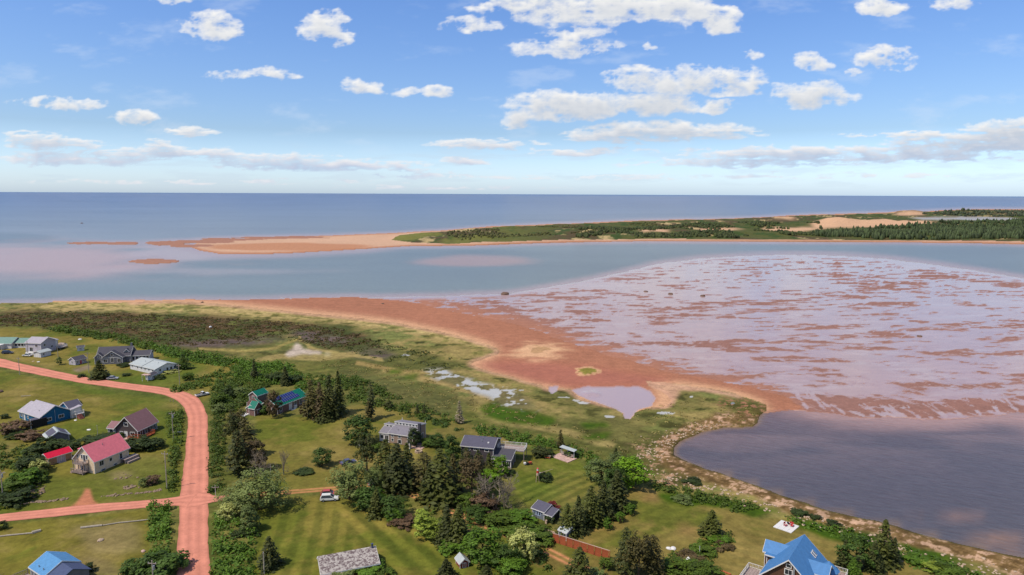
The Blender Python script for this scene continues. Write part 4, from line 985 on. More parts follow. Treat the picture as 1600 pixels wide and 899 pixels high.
('spruce',1320,886,44,28,'dspruce','small dark spruce nearest the blue roofed house on its right','spruce_tree','tree','trees right of the blue roofed house'),
('spruce',1365,894,50,28,'dspruce','narrow dark spruce between the leafy tree and the tallest spruce','spruce_tree','tree','trees right of the blue roofed house'),
('spruce',1333,905,36,24,'leafy','light green young conifer at the bottom edge right of the blue roof','young_tree','tree','trees right of the blue roofed house'),
('spruce',1396,884,46,28,'dspruce','small dark spruce on the shore side of the tallest spruce','spruce_tree','tree','trees right of the blue roofed house'),
('bush',1440,884,16,34,'leafy','light green bush right of the tallest spruce above the shore bank','bush','bush',GB),
('bush',1460,894,16,30,'yellow','yellow green bush at the bottom right shore bank','bush','bush',GB),
('bush',1488,902,18,40,'bush','green bush at the bottom edge near the right corner','bush','bush',GB),
('bush',1276,812,7,16,'dbush','dark shrub in the shore bank above the blue roofed house','bush','bush',GB),
('bush',1303,822,8,20,'dbush','dark shrub in the shore bank right above the blue roof','bush','bush',GB),
('bush',1250,806,9,22,'dbush','dark shrub on the bank beyond the white platform','bush','bush',GB),
('bush',1085,757,9,24,'dbush','dark shrub in the green strip above the right lawn','bush','bush',GB),
('bush',1068,786,12,26,'grey','grey green shrub in the strip between the right lawn and the shore','bush','bush',GB),
('thin',718,662,38,12,'bare','dead grey snag in the marsh beyond the dark grey house','bare_tree','tree',None),
('thin',663,650,20,9,'thin','small thin spruce in the marsh beyond the beige house','spruce_tree','tree',GS),
('thin',652,648,17,8,'thin','smaller thin spruce in the marsh just left of its neighbour','spruce_tree','tree',GS),
('bush',606,640,14,13,'dspruce','dark bush in the thicket above the beige house','bush','bush',GB),
]
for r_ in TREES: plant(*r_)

# ---- thickets, hedges and scrub: nobody could count the plants
def world_poly(pts): return [tuple(G(x, y))[:2] for x, y in pts]
def thicket(name, label, cat, poly, dens, hgt, tintname, seed, leaf=.34, nleaf=26, rad=.9, tint2=None):
    g = np.random.default_rng(seed); wp_ = np.array(world_poly(poly)); mn = wp_.min(0); mxx = wp_.max(0)
    area = (mxx - mn).prod(); n = int(area * dens * 1.7); n = min(n, 120000)
    X = g.uniform(mn[0], mxx[0], n); Y = g.uniform(mn[1], mxx[1], n); k = inpoly(X, Y, wp_) ; X = X[k]; Y = Y[k]
    cl_ = fbm(X, Y, 9, 3, seed + 5); kk_ = g.random(len(X)) < sstep(cl_, .20, .42); X = X[kk_]; Y = Y[kk_]; cl_ = cl_[kk_]
    if len(X) == 0: return
    Zb = Hn(X, Y); n = len(X)
    hh_ = hgt * (.5 + .9 * g.random(n)) * (.6 + .8 * cl_); rr = rad * 1.1 * (.6 + .8 * g.random(n))
    P_ = g.normal(size=(n, nleaf, 3)); P_ /= np.linalg.norm(P_, axis=2, keepdims=True); P_[..., 2] = np.abs(P_[..., 2])
    q = g.random((n, nleaf, 1)) ** .35
    C = P_ * q * np.stack([rr, rr, hh_], 1)[:, None, :] + np.stack([X, Y, Zb - .1], 1)[:, None, :]
    Nn = P_ + np.array([0, 0, .5]) + g.normal(size=P_.shape) * .35
    vb = np.clip(g.random(n) * .6 + .4 * (fbm(X, Y, 14, 3, seed + 9) - .2), 0, 1)
    Vr = np.clip(vb[:, None] * .7 + .3 * g.random((n, nleaf)), 0, 1)
    V, Fq = leaf_quads(C.reshape(-1, 3), Nn.reshape(-1, 3), (leaf * g.uniform(.6, 1.3, n * nleaf)), g)
    o = rawmesh(name, V, Fq, mleaf, kind='stuff', var=Vr.ravel()); tag(o, label, cat); o['tint'] = [float(q_) for q_ in A(*TINT[tintname]) * 1.0]
    return o
THK = [
('hedge','strip of low green shrubs along the left side of the straight road above the junction','hedge',[(262,650),(285,645),(283,700),(276,775),(262,775),(266,700)],.30,2.0,'bush',301,.32,26,1.1),
('hedge','green brown shrub strip along the right side of the straight road above the junction','hedge',[(330,650),(350,648),(352,700),(350,775),(328,775),(328,700)],.34,1.6,'bush',302,.3,26,1.0),
('hedge','dense hedge left of the road below the junction, running to the bottom edge','hedge',[(234,792),(266,796),(264,850),(262,960),(228,960),(232,850)],.42,1.9,'leafy',303,.3,30,1.0),
('thicket','bright green thicket right of the road below the willows','thicket',[(336,808),(400,832),(398,870),(396,960),(330,960),(332,860)],.40,2.0,'leafy',304,.32,30,1.1),
('thicket','thicket of shrubs between the parked white pickup and the green tower','thicket',[(332,606),(365,590),(410,588),(440,600),(395,618),(385,640),(352,650),(330,640)],.26,2.2,'bush',305,.36,26,1.3),
('thicket','bright green shrubs behind the green roofed house','thicket',[(375,572),(440,574),(480,590),(480,625),(460,605),(395,602),(360,592)],.20,2.0,'leafy',306,.42,24,1.4),
('hedge','diagonal hedge running from the pole by the road bend up to the left','hedge',[(265,612),(330,588),(372,572),(385,580),(345,600),(300,614),(272,618)],.26,1.8,'bush',307,.38,24,1.3),
('thicket','green shrub belt along the upper edge of the far left lawns','thicket',[(88,513),(120,518),(180,526),(240,540),(300,556),(370,570),(360,578),(300,566),(240,552),(180,536),(110,526),(75,518)],.16,2.2,'bush',308,.5,20,1.6),
('thicket','tall green shrubs where the lawns end below the scrub belt','thicket',[(230,540),(300,552),(400,570),(470,574),(400,582),(330,574),(260,560)],.14,2.2,'leafy',309,.5,20,1.6),
('thicket','green thicket between the right spruce group and the marsh','thicket',[(480,590),(560,592),(600,612),(640,635),(700,652),(720,666),(640,655),(590,640),(545,632),(540,610),(485,605)],.17,1.8,'bush',310,.42,24,1.4),
('hedge','line of shrubs along the marsh side of the beige house lawn','hedge',[(640,645),(680,658),(722,674),(716,678),(670,664),(636,652)],.30,1.4,'dleafy',311,.36,24,1.1),
('thicket','bright green shrubs between the dark grey house and the marsh','thicket',[(745,672),(790,676),(850,690),(905,702),(930,715),(940,738),(905,728),(870,708),(830,702),(800,694),(770,688),(748,682)],.26,1.7,'leafy',312,.36,26,1.3),
('thicket','dark green shrub belt along the top of the right lawns above the shore','thicket',[(1010,752),(1060,765),(1120,780),(1200,800),(1225,810),(1170,812),(1100,792),(1040,776),(1005,764)],.24,1.3,'bush',313,.34,24,1.2),
('thicket','green shrub belt behind the blue roofed house up to the shore stones','thicket',[(1225,812),(1300,826),(1380,850),(1430,866),(1500,892),(1560,915),(1500,925),(1420,888),(1340,856),(1270,834)],.22,1.2,'leafy',314,.34,24,1.2),
('thicket','shrubby bed separating the two right lawns','thicket',[(1010,892),(1060,868),(1100,850),(1140,836),(1150,850),(1110,880),(1090,910),(1020,930)],.26,1.1,'bush',315,.3,26,1.0),
('thicket','rough undergrowth beneath the trees along the red clay track','thicket',[(560,780),(620,790),(700,812),(780,845),(860,860),(870,890),(870,960),(720,960),(745,905),(700,862),(640,822),(590,795)],.14,1.1,'bush',316,.34,24,1.2),
('thicket','undergrowth between the clay track and the striped lawn of the dark grey house','thicket',[(640,760),(700,770),(760,790),(825,806),(860,828),(850,846),(790,834),(720,806),(650,780)],.16,1.3,'bush',317,.34,24,1.2),
('thicket','rough green plants on the slope left of the pink roofed house','thicket',[(0,700),(40,700),(90,712),(70,745),(60,770),(10,800),(-40,800),(-40,720)],.14,1.4,'bush',318,.32,24,1.2),
('scrub','belt of dark brown and olive scrub across the dunes at the left','scrub',[(-60,496),(60,490),(250,494),(420,504),(480,507),(560,524),(598,545),(500,547),(468,535),(455,518),(440,530),(380,540),(250,543),(200,538),(60,513),(-60,512)],.05,.5,'heath',319,.6,12,2.1),
('scrub','scattered green clumps through the scrub belt at the left','scrub',[(-60,498),(120,488),(420,504),(560,528),(700,560),(735,575),(640,585),(560,556),(440,532),(200,538),(60,513),(-60,512)],.022,.55,'heath2',320,.6,12,2.0),
('marsh_grass','tufted olive grass across the marsh between the houses and the beach','grass',[(480,560),(640,575),(740,620),(850,655),(960,690),(1010,740),(930,715),(850,688),(745,670),(640,636),(540,600)],.05,.4,'straw',321,.34,12,1.2),
('scrub','brown and green clumps on the headland beside the bay','scrub',[(1000,640),(1110,625),(1190,640),(1180,660),(1100,665),(1040,690),(1010,720),(960,690)],.05,.4,'straw',322,.34,12,1.1),
]
for a in THK: thicket(*a)
# ---- far wood and dune scrub on the sand spit
def far_veg(name, label, cat, poly, n, hgt, wid, tint, seed, conifer=True, off=0.0):
    g = np.random.default_rng(seed); wp_ = np.array(world_poly(poly)); mn = wp_.min(0); mxx = wp_.max(0)
    X = g.uniform(mn[0], mxx[0], n * 6); Y = g.uniform(mn[1], mxx[1], n * 6); w_ = 1 / (Y / mn[1]) ** 1.5
    k = inpoly(X, Y, wp_) & (g.random(len(X)) < w_) & (fbm(X, Y * .6, 70, 4, seed + 2, .6) > (.42 if conifer else .50)); X = X[k][:n]; Y = Y[k][:n]; n = len(X)
    Zb = Hn(X, Y); h = hgt * g.uniform(.55, 1.25, n); r = wid * g.uniform(.6, 1.2, n); K = 5
    a = np.arange(K) * 2 * math.pi / K; a = a[None] + g.uniform(0, 6, (n, 1))
    if conifer: rings = [(0.0, .75), (.35, 1.0), (.75, .42)]
    else: rings = [(0.0, .9), (.45, 1.0), (.85, .6)]
    vs = []
    for zf, rf in rings:
        j = rf * r[:, None] * g.uniform(.75, 1.25, (n, K)); vs.append(np.stack([X[:, None] + np.cos(a) * j, Y[:, None] + np.sin(a) * j, Zb[:, None] - .3 + h[:, None] * (zf + g.uniform(-.06, .06, (n, K)))], -1))
    top = np.stack([X, Y, Zb + h], -1)[:, None]
    V = np.concatenate(vs + [top], 1); st_ = V.shape[1]; base = (np.arange(n) * st_)[:, None, None]
    f = []
    for q_ in range(2):
        for j in range(K): f.append((q_ * K + j, q_ * K + (j + 1) % K, (q_ + 1) * K + (j + 1) % K, (q_ + 1) * K + j))
    f = np.array(f)[None] + base
    f2 = np.array([(2 * K + j, 2 * K + (j + 1) % K, 3 * K, 3 * K) for j in range(K)])
    tri1 = np.concatenate([f[..., [0, 1, 2]], f[..., [0, 2, 3]]], 1); tri2 = f2[None][..., :3] + base
    T = np.concatenate([tri1, tri2], 1); var = np.repeat(g.random(n), T.shape[1])
    o = rawmesh(name, V.reshape(-1, 3), T.reshape(-1, 3), mleaf, kind='stuff', var=var); tag(o, label, cat); o['tint'] = [float(q_) for q_ in A(*tint) * .8]
far_veg('forest', 'dark conifer wood on the far spit at the right', 'forest', [(1265,368),(1300,365),(1400,366),(1500,362),(1650,360),(2100,360),(2100,383),(1650,378),(1500,375.5),(1350,375),(1290,373)], 5600, 10.5, 3.4, (82,96,62), 501)
far_veg('forest', 'thinner wood behind the pale dunes on the far spit', 'forest', [(1330,361),(1470,352),(1600,346),(2100,342),(2100,362),(1600,364),(1400,367),(1330,366)], 3600, 10, 3.8, (84,100,62), 502)
far_veg('forest', 'distant dark tree line at the right horizon of the spit', 'forest', [(1440,336),(1520,331),(1600,330.5),(2100,329),(2100,338),(1600,340),(1500,340)], 1300, 11, 6, (84,94,72), 503)
far_veg('scrub', 'dark bushes scattered over the green middle of the far spit', 'scrub', [(1040,355),(1150,350),(1280,352),(1290,370),(1200,374),(1050,373),(900,374),(900,362)], 1800, 5, 3.2, (84,94,52), 504, False)
far_veg('scrub', 'low dark bushes on the left part of the far spit', 'scrub', [(700,366),(800,358),(950,352),(1050,350),(1050,362),(900,368),(760,376),(700,378)], 1300, 2.6, 2.6, (98,98,54), 505, False)
# ---------------------------------------------------------------- building kit
M = {}
def mcol(key, rgb, **k): M[key] = paint(key, A(*rgb), **k)
mcol('white_trim', (236, 234, 238), rough=.55, var=.05)
mcol('concrete', (176, 168, 160), rough=.9, var=.2)
mcol('grey_wood', (168, 150, 148), rough=.85, var=.22, scale=4)
mcol('red_wood', (182, 96, 62), rough=.8, var=.18, scale=4)
mcol('pole_wood', (178, 168, 156), rough=.9, var=.15)
mcol('metal_grey', (170, 176, 186), rough=.4, metal=.3)
mcol('black', (30, 32, 36), rough=.6)
mcol('rubber', (38, 38, 40), rough=.8)
mcol('pink_stone', (206, 172, 164), rough=.9, var=.2, scale=1.5)
mcol('boulder', (120, 96, 84), rough=.9, var=.35, scale=2, bump=.5)
mcol('pale_stone', (196, 172, 152), rough=.9, var=.3, scale=2, bump=.4)
mcol('field_stone', (150, 128, 110), rough=.9, var=.35, scale=2, bump=.4)
mcol('red_paint', (206, 66, 66), rough=.5); mcol('magenta', (190, 24, 72), rough=.5)
mcol('orange_box', (196, 90, 60), rough=.7); mcol('brick', (150, 92, 84), rough=.85, var=.2)
mcol('car_white', (232, 234, 238), rough=.3, spec=.5, var=.02); mcol('car_silver', (196, 196, 200), rough=.3, spec=.5, metal=.3, var=.03)
mcol('car_dark', (44, 46, 62), rough=.3, spec=.5, var=.03); mcol('car_blue', (92, 98, 136), rough=.3, spec=.5, var=.03); mcol('car_red', (190, 80, 72), rough=.3, spec=.5)
mcol('dark_interior', (40, 38, 40), rough=.9)
mg_, t_, b_ = new_mat('window_glass'); b_.inputs['Base Color'].default_value = (.02, .024, .03, 1); b_.inputs['Roughness'].default_value = .08; b_.inputs['Specular IOR Level'].default_value = .5; M['glass'] = mg_
for k, c, h in (('siding_white', (226, 224, 232), True), ('siding_peach', (240, 214, 188), True), ('siding_tan', (176, 148, 122), True), ('siding_blue', (22, 108, 158), True), ('siding_grey', (128, 128, 140), True),
                ('siding_lilac', (190, 184, 200), True), ('shingle_dark', (92, 80, 82), True), ('shingle_brown', (142, 108, 104), True), ('shingle_beige', (170, 146, 134), True), ('siding_charcoal', (92, 84, 92), False), ('siding_red', (150, 62, 66), False),
                ('siding_slate', (128, 136, 152), False), ('wood_dark', (104, 74, 58), False), ('siding_paleblue', (178, 194, 226), True)):
    M[k] = siding(k, A(*c) * (1.12 if 'white' in k or 'peach' in k or 'pale' in k or 'lilac' in k or 'tan' in k else .95), h, .2)
for k, c in (('roof_pink', (250, 136, 152)), ('roof_red', (232, 32, 72)), ('roof_grey', (142, 138, 152)), ('roof_lilac', (186, 180, 196)), ('roof_pale', (190, 198, 204)), ('roof_teal', (130, 164, 158)), ('roof_green', (16, 122, 104)),
             ('roof_maroon', (156, 116, 122)), ('roof_slate', (98, 96, 116)), ('roof_sky', (96, 156, 214)), ('roof_blue', (84, 140, 204)), ('roof_navy', (82, 94, 132)), ('roof_dark', (88, 86, 98))):
    M[k] = siding(k, A(*c) * .92, None if k in ('roof_pink', 'roof_red', 'roof_green', 'roof_sky', 'roof_blue') else True, .45, .09, .45 if k in ('roof_pink', 'roof_red', 'roof_green', 'roof_sky', 'roof_blue', 'roof_pale') else .85)
for k in ('roof_pink', 'roof_red', 'roof_green', 'roof_sky', 'roof_blue', 'roof_pale'): M[k].node_tree.nodes['Principled BSDF'].inputs['Roughness'].default_value = .6; M[k].node_tree.nodes['Principled BSDF'].inputs['Specular IOR Level'].default_value = .2
mt, t, b = new_mat('old_shingles'); tcn = nd(t, 'ShaderNodeTexCoord'); vo = nd(t, 'ShaderNodeTexVoronoi'); vo.inputs['Scale'].default_value = 3.2; t.links.new(tcn.outputs['Object'], vo.inputs['Vector'])
n = nd(t, 'ShaderNodeTexNoise'); n.inputs['Scale'].default_value = 1.1; n.inputs['Detail'].default_value = 8; n.inputs['Roughness'].default_value = .7; t.links.new(tcn.outputs['Object'], n.inputs['Vector'])
sxy = nd(t, 'ShaderNodeSeparateXYZ'); t.links.new(vo.outputs['Color'], sxy.inputs[0])
f = mapr(t, mth(t, 'ADD', mth(t, 'MULTIPLY', sxy.outputs[0], .5), n.outputs[0]), .55, .95, 0, 1)
t.links.new(mixc(t, f, tuple(A(112, 96, 98)), tuple(A(188, 180, 178))), b.inputs['Base Color']); b.inputs['Roughness'].default_value = .95; M['old_shingles'] = mt
mt, t, b = new_mat('solar_cell'); b.inputs['Base Color'].default_value = (*[float(q) for q in A(34, 50, 128)], 1); b.inputs['Roughness'].default_value = .18; b.inputs['Specular IOR Level'].default_value = .4; M['solar'] = mt

class MB:
    def __init__(s): s.v = []; s.f = []
    def quad(s, *p): b0 = len(s.v); s.v += [tuple(q) for q in p]; s.f.append(tuple(range(b0, b0 + len(p)))); return s
    def box(s, x0, y0, z0, x1, y1, z1):
        b0 = len(s.v); s.v += [(x0,y0,z0),(x1,y0,z0),(x1,y1,z0),(x0,y1,z0),(x0,y0,z1),(x1,y0,z1),(x1,y1,z1),(x0,y1,z1)]
        s.f += [tuple(b0 + i for i in q) for q in ((0,3,2,1),(4,5,6,7),(0,1,5,4),(1,2,6,5),(2,3,7,6),(3,0,4,7))]; return s
    def prism(s, poly, axis, a, b):
        """poly: 2-D outline, extruded along axis from a to b"""
        n = len(poly); b0 = len(s.v)
        for c in (a, b):
            for (p, q) in poly: s.v.append((c, p, q) if axis == 'x' else ((p, c, q) if axis == 'y' else (p, q, c)))
        s.f.append(tuple(b0 + i for i in range(n))); s.f.append(tuple(b0 + n + i for i in reversed(range(n))))
        for i in range(n): j = (i + 1) % n; s.f.append((b0 + i, b0 + n + i, b0 + n + j, b0 + j))
        return s
    def tube(s, p0, p1, r, r1=None, k=8):
        r1 = r if r1 is None else r1; p0 = Vector(p0); p1 = Vector(p1); d = (p1 - p0).normalized(); u = d.orthogonal().normalized(); w = d.cross(u); b0 = len(s.v)
        for c, rr in ((p0, r), (p1, r1)):
            for j in range(k): q = 2 * math.pi * j / k; s.v.append(tuple(c + (u * math.cos(q) + w * math.sin(q)) * rr))
        s.f.append(tuple(b0 + j for j in reversed(range(k)))); s.f.append(tuple(b0 + k + j for j in range(k)))
        for j in range(k): s.f.append((b0 + j, b0 + (j + 1) % k, b0 + k + (j + 1) % k, b0 + k + j))
        return s
    def build(s, name, mat, parent=None, fix=True):
        me = bpy.data.meshes.new(name); me.from_pydata(s.v, [], s.f); me.update()
        if fix:
            import bmesh
            bm = bmesh.new(); bm.from_mesh(me); bmesh.ops.recalc_face_normals(bm, faces=bm.faces); bm.to_mesh(me); bm.free()
        me.materials.append(M[mat] if isinstance(mat, str) else mat)
        o = bpy.data.objects.new(name, me); COL.objects.link(o)
        if parent: o.parent = parent
        return o
def empty(name, loc, rz, label, cat, group=None):
    o = bpy.data.objects.new(name, None); COL.objects.link(o); o.location = loc; o.rotation_euler = (0, 0, rz); o.empty_display_size = .5
    return tag(o, label, cat, group)
def frame_px(ax, ay, bx, by):
    """front line A->B on the ground: origin, rotation, length"""
    a = at_px(ax, ay); b = at_px(bx, by); d = b - a; return Vector((a.x, a.y, min(Hz(a.x, a.y), Hz(b.x, b.y)))), math.atan2(d.y, d.x), math.hypot(d.x, d.y)
_wcache = {}
def place(me_objs, parent, mtx):
    me_objs.parent = parent; me_objs.matrix_local = mtx; return me_objs
def side_mtx(B, side, s, z):
    L_, W_, ox, oy = B['L'], B['W'], B['ox'], B['oy']; z += B['z0']
    e = .0
    if side == 'front': return Matrix.Translation((ox + s, oy - e, z))
    if side == 'back': return Matrix.Translation((ox + L_ - s, oy + W_ + e, z)) @ Matrix.Rotation(math.pi, 4, 'Z')
    if side == 'left': return Matrix.Translation((ox - e, oy + W_ - s, z)) @ Matrix.Rotation(-math.pi / 2, 4, 'Z')
    return Matrix.Translation((ox + L_ + e, oy + s, z)) @ Matrix.Rotation(math.pi / 2, 4, 'Z')
def opening(par, B, side, s, z, w, h, kind='window', fmat='white_trim', bars=1, pmat='glass'):
    """window or door whose bottom middle sits at (s, z) on that wall; local -y is outwards"""
    key = (kind, w, h, fmat, bars, pmat)
    if key not in _wcache:
        f = MB(); t_ = .14 if kind == 'window' else .12
        f.box(-w/2 - t_, -.07, -t_ * .8, -w/2, .02, h + t_).box(w/2, -.07, -t_ * .8, w/2 + t_, .02, h + t_).box(-w/2, -.07, h, w/2, .02, h + t_).box(-w/2, -.09, -t_ * .8, w/2, .02, 0)
        if bars:
            for i in range(bars): x = -w/2 + w * (i + 1) / (bars + 1); f.box(x - .03, -.06, 0, x + .03, .02, h)
        p = MB().box(-w/2, -.035, 0, w/2, -.005, h)
        fo = f.build(kind, fmat); po = p.build('pane' if kind == 'window' else 'door_leaf', pmat)
        _wcache[key] = (fo.data, po.data); bpy.data.objects.remove(fo); bpy.data.objects.remove(po)
    a, b_ = _wcache[key]
    fo = bpy.data.objects.new(kind, a); po = bpy.data.objects.new('pane' if kind == 'window' else 'door_leaf', b_); COL.objects.link(fo); COL.objects.link(po)
    fo.parent = par; fo.matrix_local = side_mtx(B, side, s, z); po.parent = fo
    return fo
def block(par, L_, W_, hw, rh, wall, roof, ox=0, oy=0, z0=0, ridge='x', ov=.35, trim='white_trim', kind='gable', rt=.14, peak=.5, corner=True, roofname='roof', base=True, sub=-.5):
    """one building volume; kinds gable, shed (high side at the back), flat"""
    B = dict(L=L_, W=W_, ox=ox, oy=oy, z0=z0, hw=hw)
    w = MB()
    if kind == 'flat': prof = [(0, sub), (W_, sub), (W_, hw), (0, hw)]; ax = 'x'
    elif kind == 'shed': prof = [(0, sub), (W_, sub), (W_, hw + rh), (0, hw)]; ax = 'x'
    elif ridge == 'x': prof = [(0, sub), (W_, sub), (W_, hw), (W_ * peak, hw + rh), (0, hw)]; ax = 'x'
    else: prof = [(0, sub), (L_, sub), (L_, hw), (L_ * peak, hw + rh), (0, hw)]; ax = 'y'
    if ax == 'x': w.prism([(oy + p, z0 + q) for p, q in prof], 'x', ox, ox + L_)
    else: w.prism([(ox + p, z0 + q) for p, q in prof], 'y', oy, oy + W_)
    w.build('wall', wall, par)
    S_ = W_ if ax == 'x' else L_; Ln = L_ if ax == 'x' else W_; o0 = oy if ax == 'x' else ox; o1 = ox if ax == 'x' else oy
    r = MB(); tr = MB()
    def slab(p0, z_0, p1, z_1, ext0, ext1):
        sl = (z_1 - z_0) / (p1 - p0); a = p0 - ext0; b_ = p1 + ext1; za = z_0 - sl * ext0 * 1.0; zb = z_1 + sl * ext1
        r.prism([(o0 + a, z0 + za + .02), (o0 + b_, z0 + zb + .02), (o0 + b_, z0 + zb + .02 + rt), (o0 + a, z0 + za + .02 + rt)], ax, o1 - ov, o1 + Ln + ov)
        if trim:
            for e0, e1 in ((o1 - ov - .05, o1 - ov), (o1 + Ln + ov, o1 + Ln + ov + .05)):
                tr.prism([(o0 + a, z0 + za - .12), (o0 + b_, z0 + zb - .12), (o0 + b_, z0 + zb + rt + .025), (o0 + a, z0 + za + rt + .025)], ax, e0, e1)
    if kind == 'flat':
        r.box(ox - ov, oy - ov, z0 + hw + .01, ox + L_ + ov, oy + W_ + ov, z0 + hw + rt)
    elif kind == 'shed':
        slab(0, hw, W_, hw + rh, ov, ov)
    else:
        slab(0, hw, S_ * peak, hw + rh, ov, 0); slab(S_ * peak, hw + rh, S_, hw, 0, ov)
    r.build(roofname, roof, par)
    if trim:
        if corner:
            for (cx_, cy_) in ((ox, oy), (ox + L_, oy), (ox, oy + W_), (ox + L_, oy + W_)):
                tr.box(cx_ - .07, cy_ - .07, z0, cx_ + .07, cy_ + .07, z0 + hw - .02)
        # eave boards
        if kind == 'gable':
            sl = rh / (S_ * peak)
            if ax == 'x': tr.box(ox - ov, oy - ov - .04, z0 + hw - sl * ov - .12, ox + L_ + ov, oy - ov - .002, z0 + hw - sl * ov + rt)
            else: tr.box(ox - ov - .04, oy - ov, z0 + hw - sl * ov - .12, ox - ov - .002, oy + W_ + ov, z0 + hw - sl * ov + rt).box(ox + L_ + ov + .002, oy - ov, z0 + hw - sl * ov - .12, ox + L_ + ov + .04, oy + W_ + ov, z0 + hw - sl * ov + rt)
        if kind == 'shed': tr.box(ox - ov, oy - ov - .04, z0 + hw - rh / W_ * ov - .12, ox + L_ + ov, oy - ov - .002, z0 + hw - rh / W_ * ov + rt)
        tr.build('trim', trim, par)
    return B
def chimney(par, x, y, z0, z1, w=.6, mat='brick'): return MB().box(x - w/2, y - w/2, z0, x + w/2, y + w/2, z1).box(x - w/2 - .06, y - w/2 - .06, z1 + .002, x + w/2 + .06, y + w/2 + .06, z1 + .12).build('chimney', mat, par)
def vent(par, x, y, z): return MB().tube((x, y, z - .3), (x, y, z + .45), .09).build('vent_pipe', 'metal_grey', par)
def deck(par, x0, y0, x1, y1, z, mat='grey_wood', rail=True, rmat=None, open_=(), name='deck', post=1.6):
    rmat = rmat or mat
    d = MB(); n = max(2, int((x1 - x0) / .5))
    for i in range(n): a = x0 + (x1 - x0) * i / n; d.box(a, y0, z - .08, a + (x1 - x0) / n - .03, y1, z)
    d.box(x0, y0, z - .25, x1, y1, z - .085)
    for x in (x0 + .1, x1 - .1):
        for y in (y0 + .1, y1 - .1): d.box(x - .07, y - .07, -.6, x + .07, y + .07, z - .25)
    o = d.build(name, mat, par)
    if rail:
        r = MB()
        def run(ax_, ay_, bx_, by_):
            l = math.hypot(bx_ - ax_, by_ - ay_); k = max(1, int(l / post)); dx = (bx_ - ax_) / l; dy = (by_ - ay_) / l
            for i in range(k + 1): x = ax_ + (bx_ - ax_) * i / k; y = ay_ + (by_ - ay_) * i / k; r.box(x - .05, y - .05, z, x + .05, y + .05, z + 1.0)
            m_ = max(2, int(l / .28))
            for i in range(m_): x = ax_ + (bx_ - ax_) * (i + .5) / m_; y = ay_ + (by_ - ay_) * (i + .5) / m_; r.box(x - .025, y - .025, z + .12, x + .025, y + .025, z + .92)
            for zz in (.12, .95): r.box(min(ax_, bx_) - .04, min(ay_, by_) - .04, z + zz, max(ax_, bx_) + .04, max(ay_, by_) + .04, z + zz + .07)
        if 'front' not in open_: run(x0, y0, x1, y0)
        if 'left' not in open_: run(x0, y0, x0, y1)
        if 'right' not in open_: run(x1, y0, x1, y1)
        if 'back' not in open_: run(x0, y1, x1, y1)
        r.build('railing', rmat, par)
    return o
def steps(par, x, y, z, w, n, dx, dy, mat='grey_wood'):
    s = MB(); rise = z / n
    for i in range(n):
        a = i * .3; zz = z - rise * (i + 1) 
        if dx: x0, x1 = sorted((x + dx * a, x + dx * (a + .3))); s.box(x0, y - w/2, -.3, x1, y + w/2, zz + rise * .98)
        else: y0, y1 = sorted((y + dy * a, y + dy * (a + .3))); s.box(x - w/2, y0, -.3, x + w/2, y1, zz + rise * .98)
    return s.build('steps', mat, par)
def panels(par, B, roofside, x0, s0, nx, ny, pw, ph, gapx, gapy, rh, W_, hw, name='solar_panel', lift=.22, mat='solar'):
    """panels lying on the front slope (ridge along x): s measured up the slope from the eave"""
    half = W_ * .5; sl = math.atan2(rh, half); base = None
    for j in range(ny):
        for i in range(nx):
            if base is None:
                f = MB().box(0, 0, 0, pw, ph, .05); fo = f.build(name, 'metal_grey'); g = MB().box(.05, .05, .052, pw - .05, ph - .05, .062); go = g.build('cell', mat); base = (fo.data, go.data); bpy.data.objects.remove(fo); bpy.data.objects.remove(go)
            o = bpy.data.objects.new(name, base[0]); c = bpy.data.objects.new('cell', base[1]); COL.objects.link(o); COL.objects.link(c); c.parent = o; o.parent = par
            s = s0 + j * (ph + gapy)
            o.matrix_local = Matrix.Translation((B['ox'] + x0 + i * (pw + gapx), B['oy'] + s * math.cos(sl), B['z0'] + hw + s * math.sin(sl) + lift)) @ Matrix.Rotation(sl, 4, 'X')
HG = 'cottages along the red clay road'
def house(ax, ay, bx, by, label, cat='house', name='house', group=None, L_=None):
    o, rz, l = frame_px(ax, ay, bx, by)
    e = empty(name, o, rz, label, cat, group); return e, (L_ or l)

# 1 far left long house with teal roof
e, l = house(-34, 545, 18, 545, 'long white house with faded green metal roof at the far left edge', group=HG)
B = block(e, l, 9, 2.7, 2.2, 'siding_white', 'roof_teal')
for s in (.25, .5, .75): opening(e, B, 'front', l * s, .9, 1.2, 1.2)
B = block(e, 9.5, 7, 2.6, 1.7, 'siding_white', 'roof_teal', ox=l + .05, oy=2.0)
for s in (1.0, 2.6, 4.2, 5.8, 7.4): opening(e, B, 'front', s, .9, 1.1, 1.2, bars=0)
opening(e, B, 'right', 3.5, .9, 1.2, 1.2)
MB().box(2, -3.2, 0, 2.08, -.05, 2.4).box(l - 3, -3.2, 0, l - 2.92, -.05, 2.4).box(2, -3.3, 2.45, l - 2.9, -.05, 2.6).build('carport', 'white_trim', e)
# 2 tall white two-storey house
e, l = house(65, 553, 90, 546, 'two storey white house with grey roof and lilac gable wall', group=HG)
B = block(e, 9.0, 8.5, 5.3, 2.0, 'siding_lilac', 'roof_lilac', ridge='y')
opening(e, B, 'left', 3.0, 1.0, 1.6, 2.0, 'door'); opening(e, B, 'left', 6.0, 3.4, 1.2, 1.1); opening(e, B, 'right', 3.0, 1.2, 1.0, 1.2); opening(e, B, 'front', 6.6, 2.0, 1.3, .8); opening(e, B, 'front', 2.2, 3.4, 1.0, 1.1)
B2 = block(e, 3.0, 6.0, 4.6, 1.0, 'siding_white', 'roof_lilac', ox=9.05, oy=1.5, kind='shed')
deck(e, 9.2, -2.2, 14.0, 1.3, 1.0, 'grey_wood', rmat='white_trim')
MB().tube((15.5, .5, 1.0), (15.5, 3.6, 1.0), 1.15, k=14).build('tank', 'grey_wood', e)
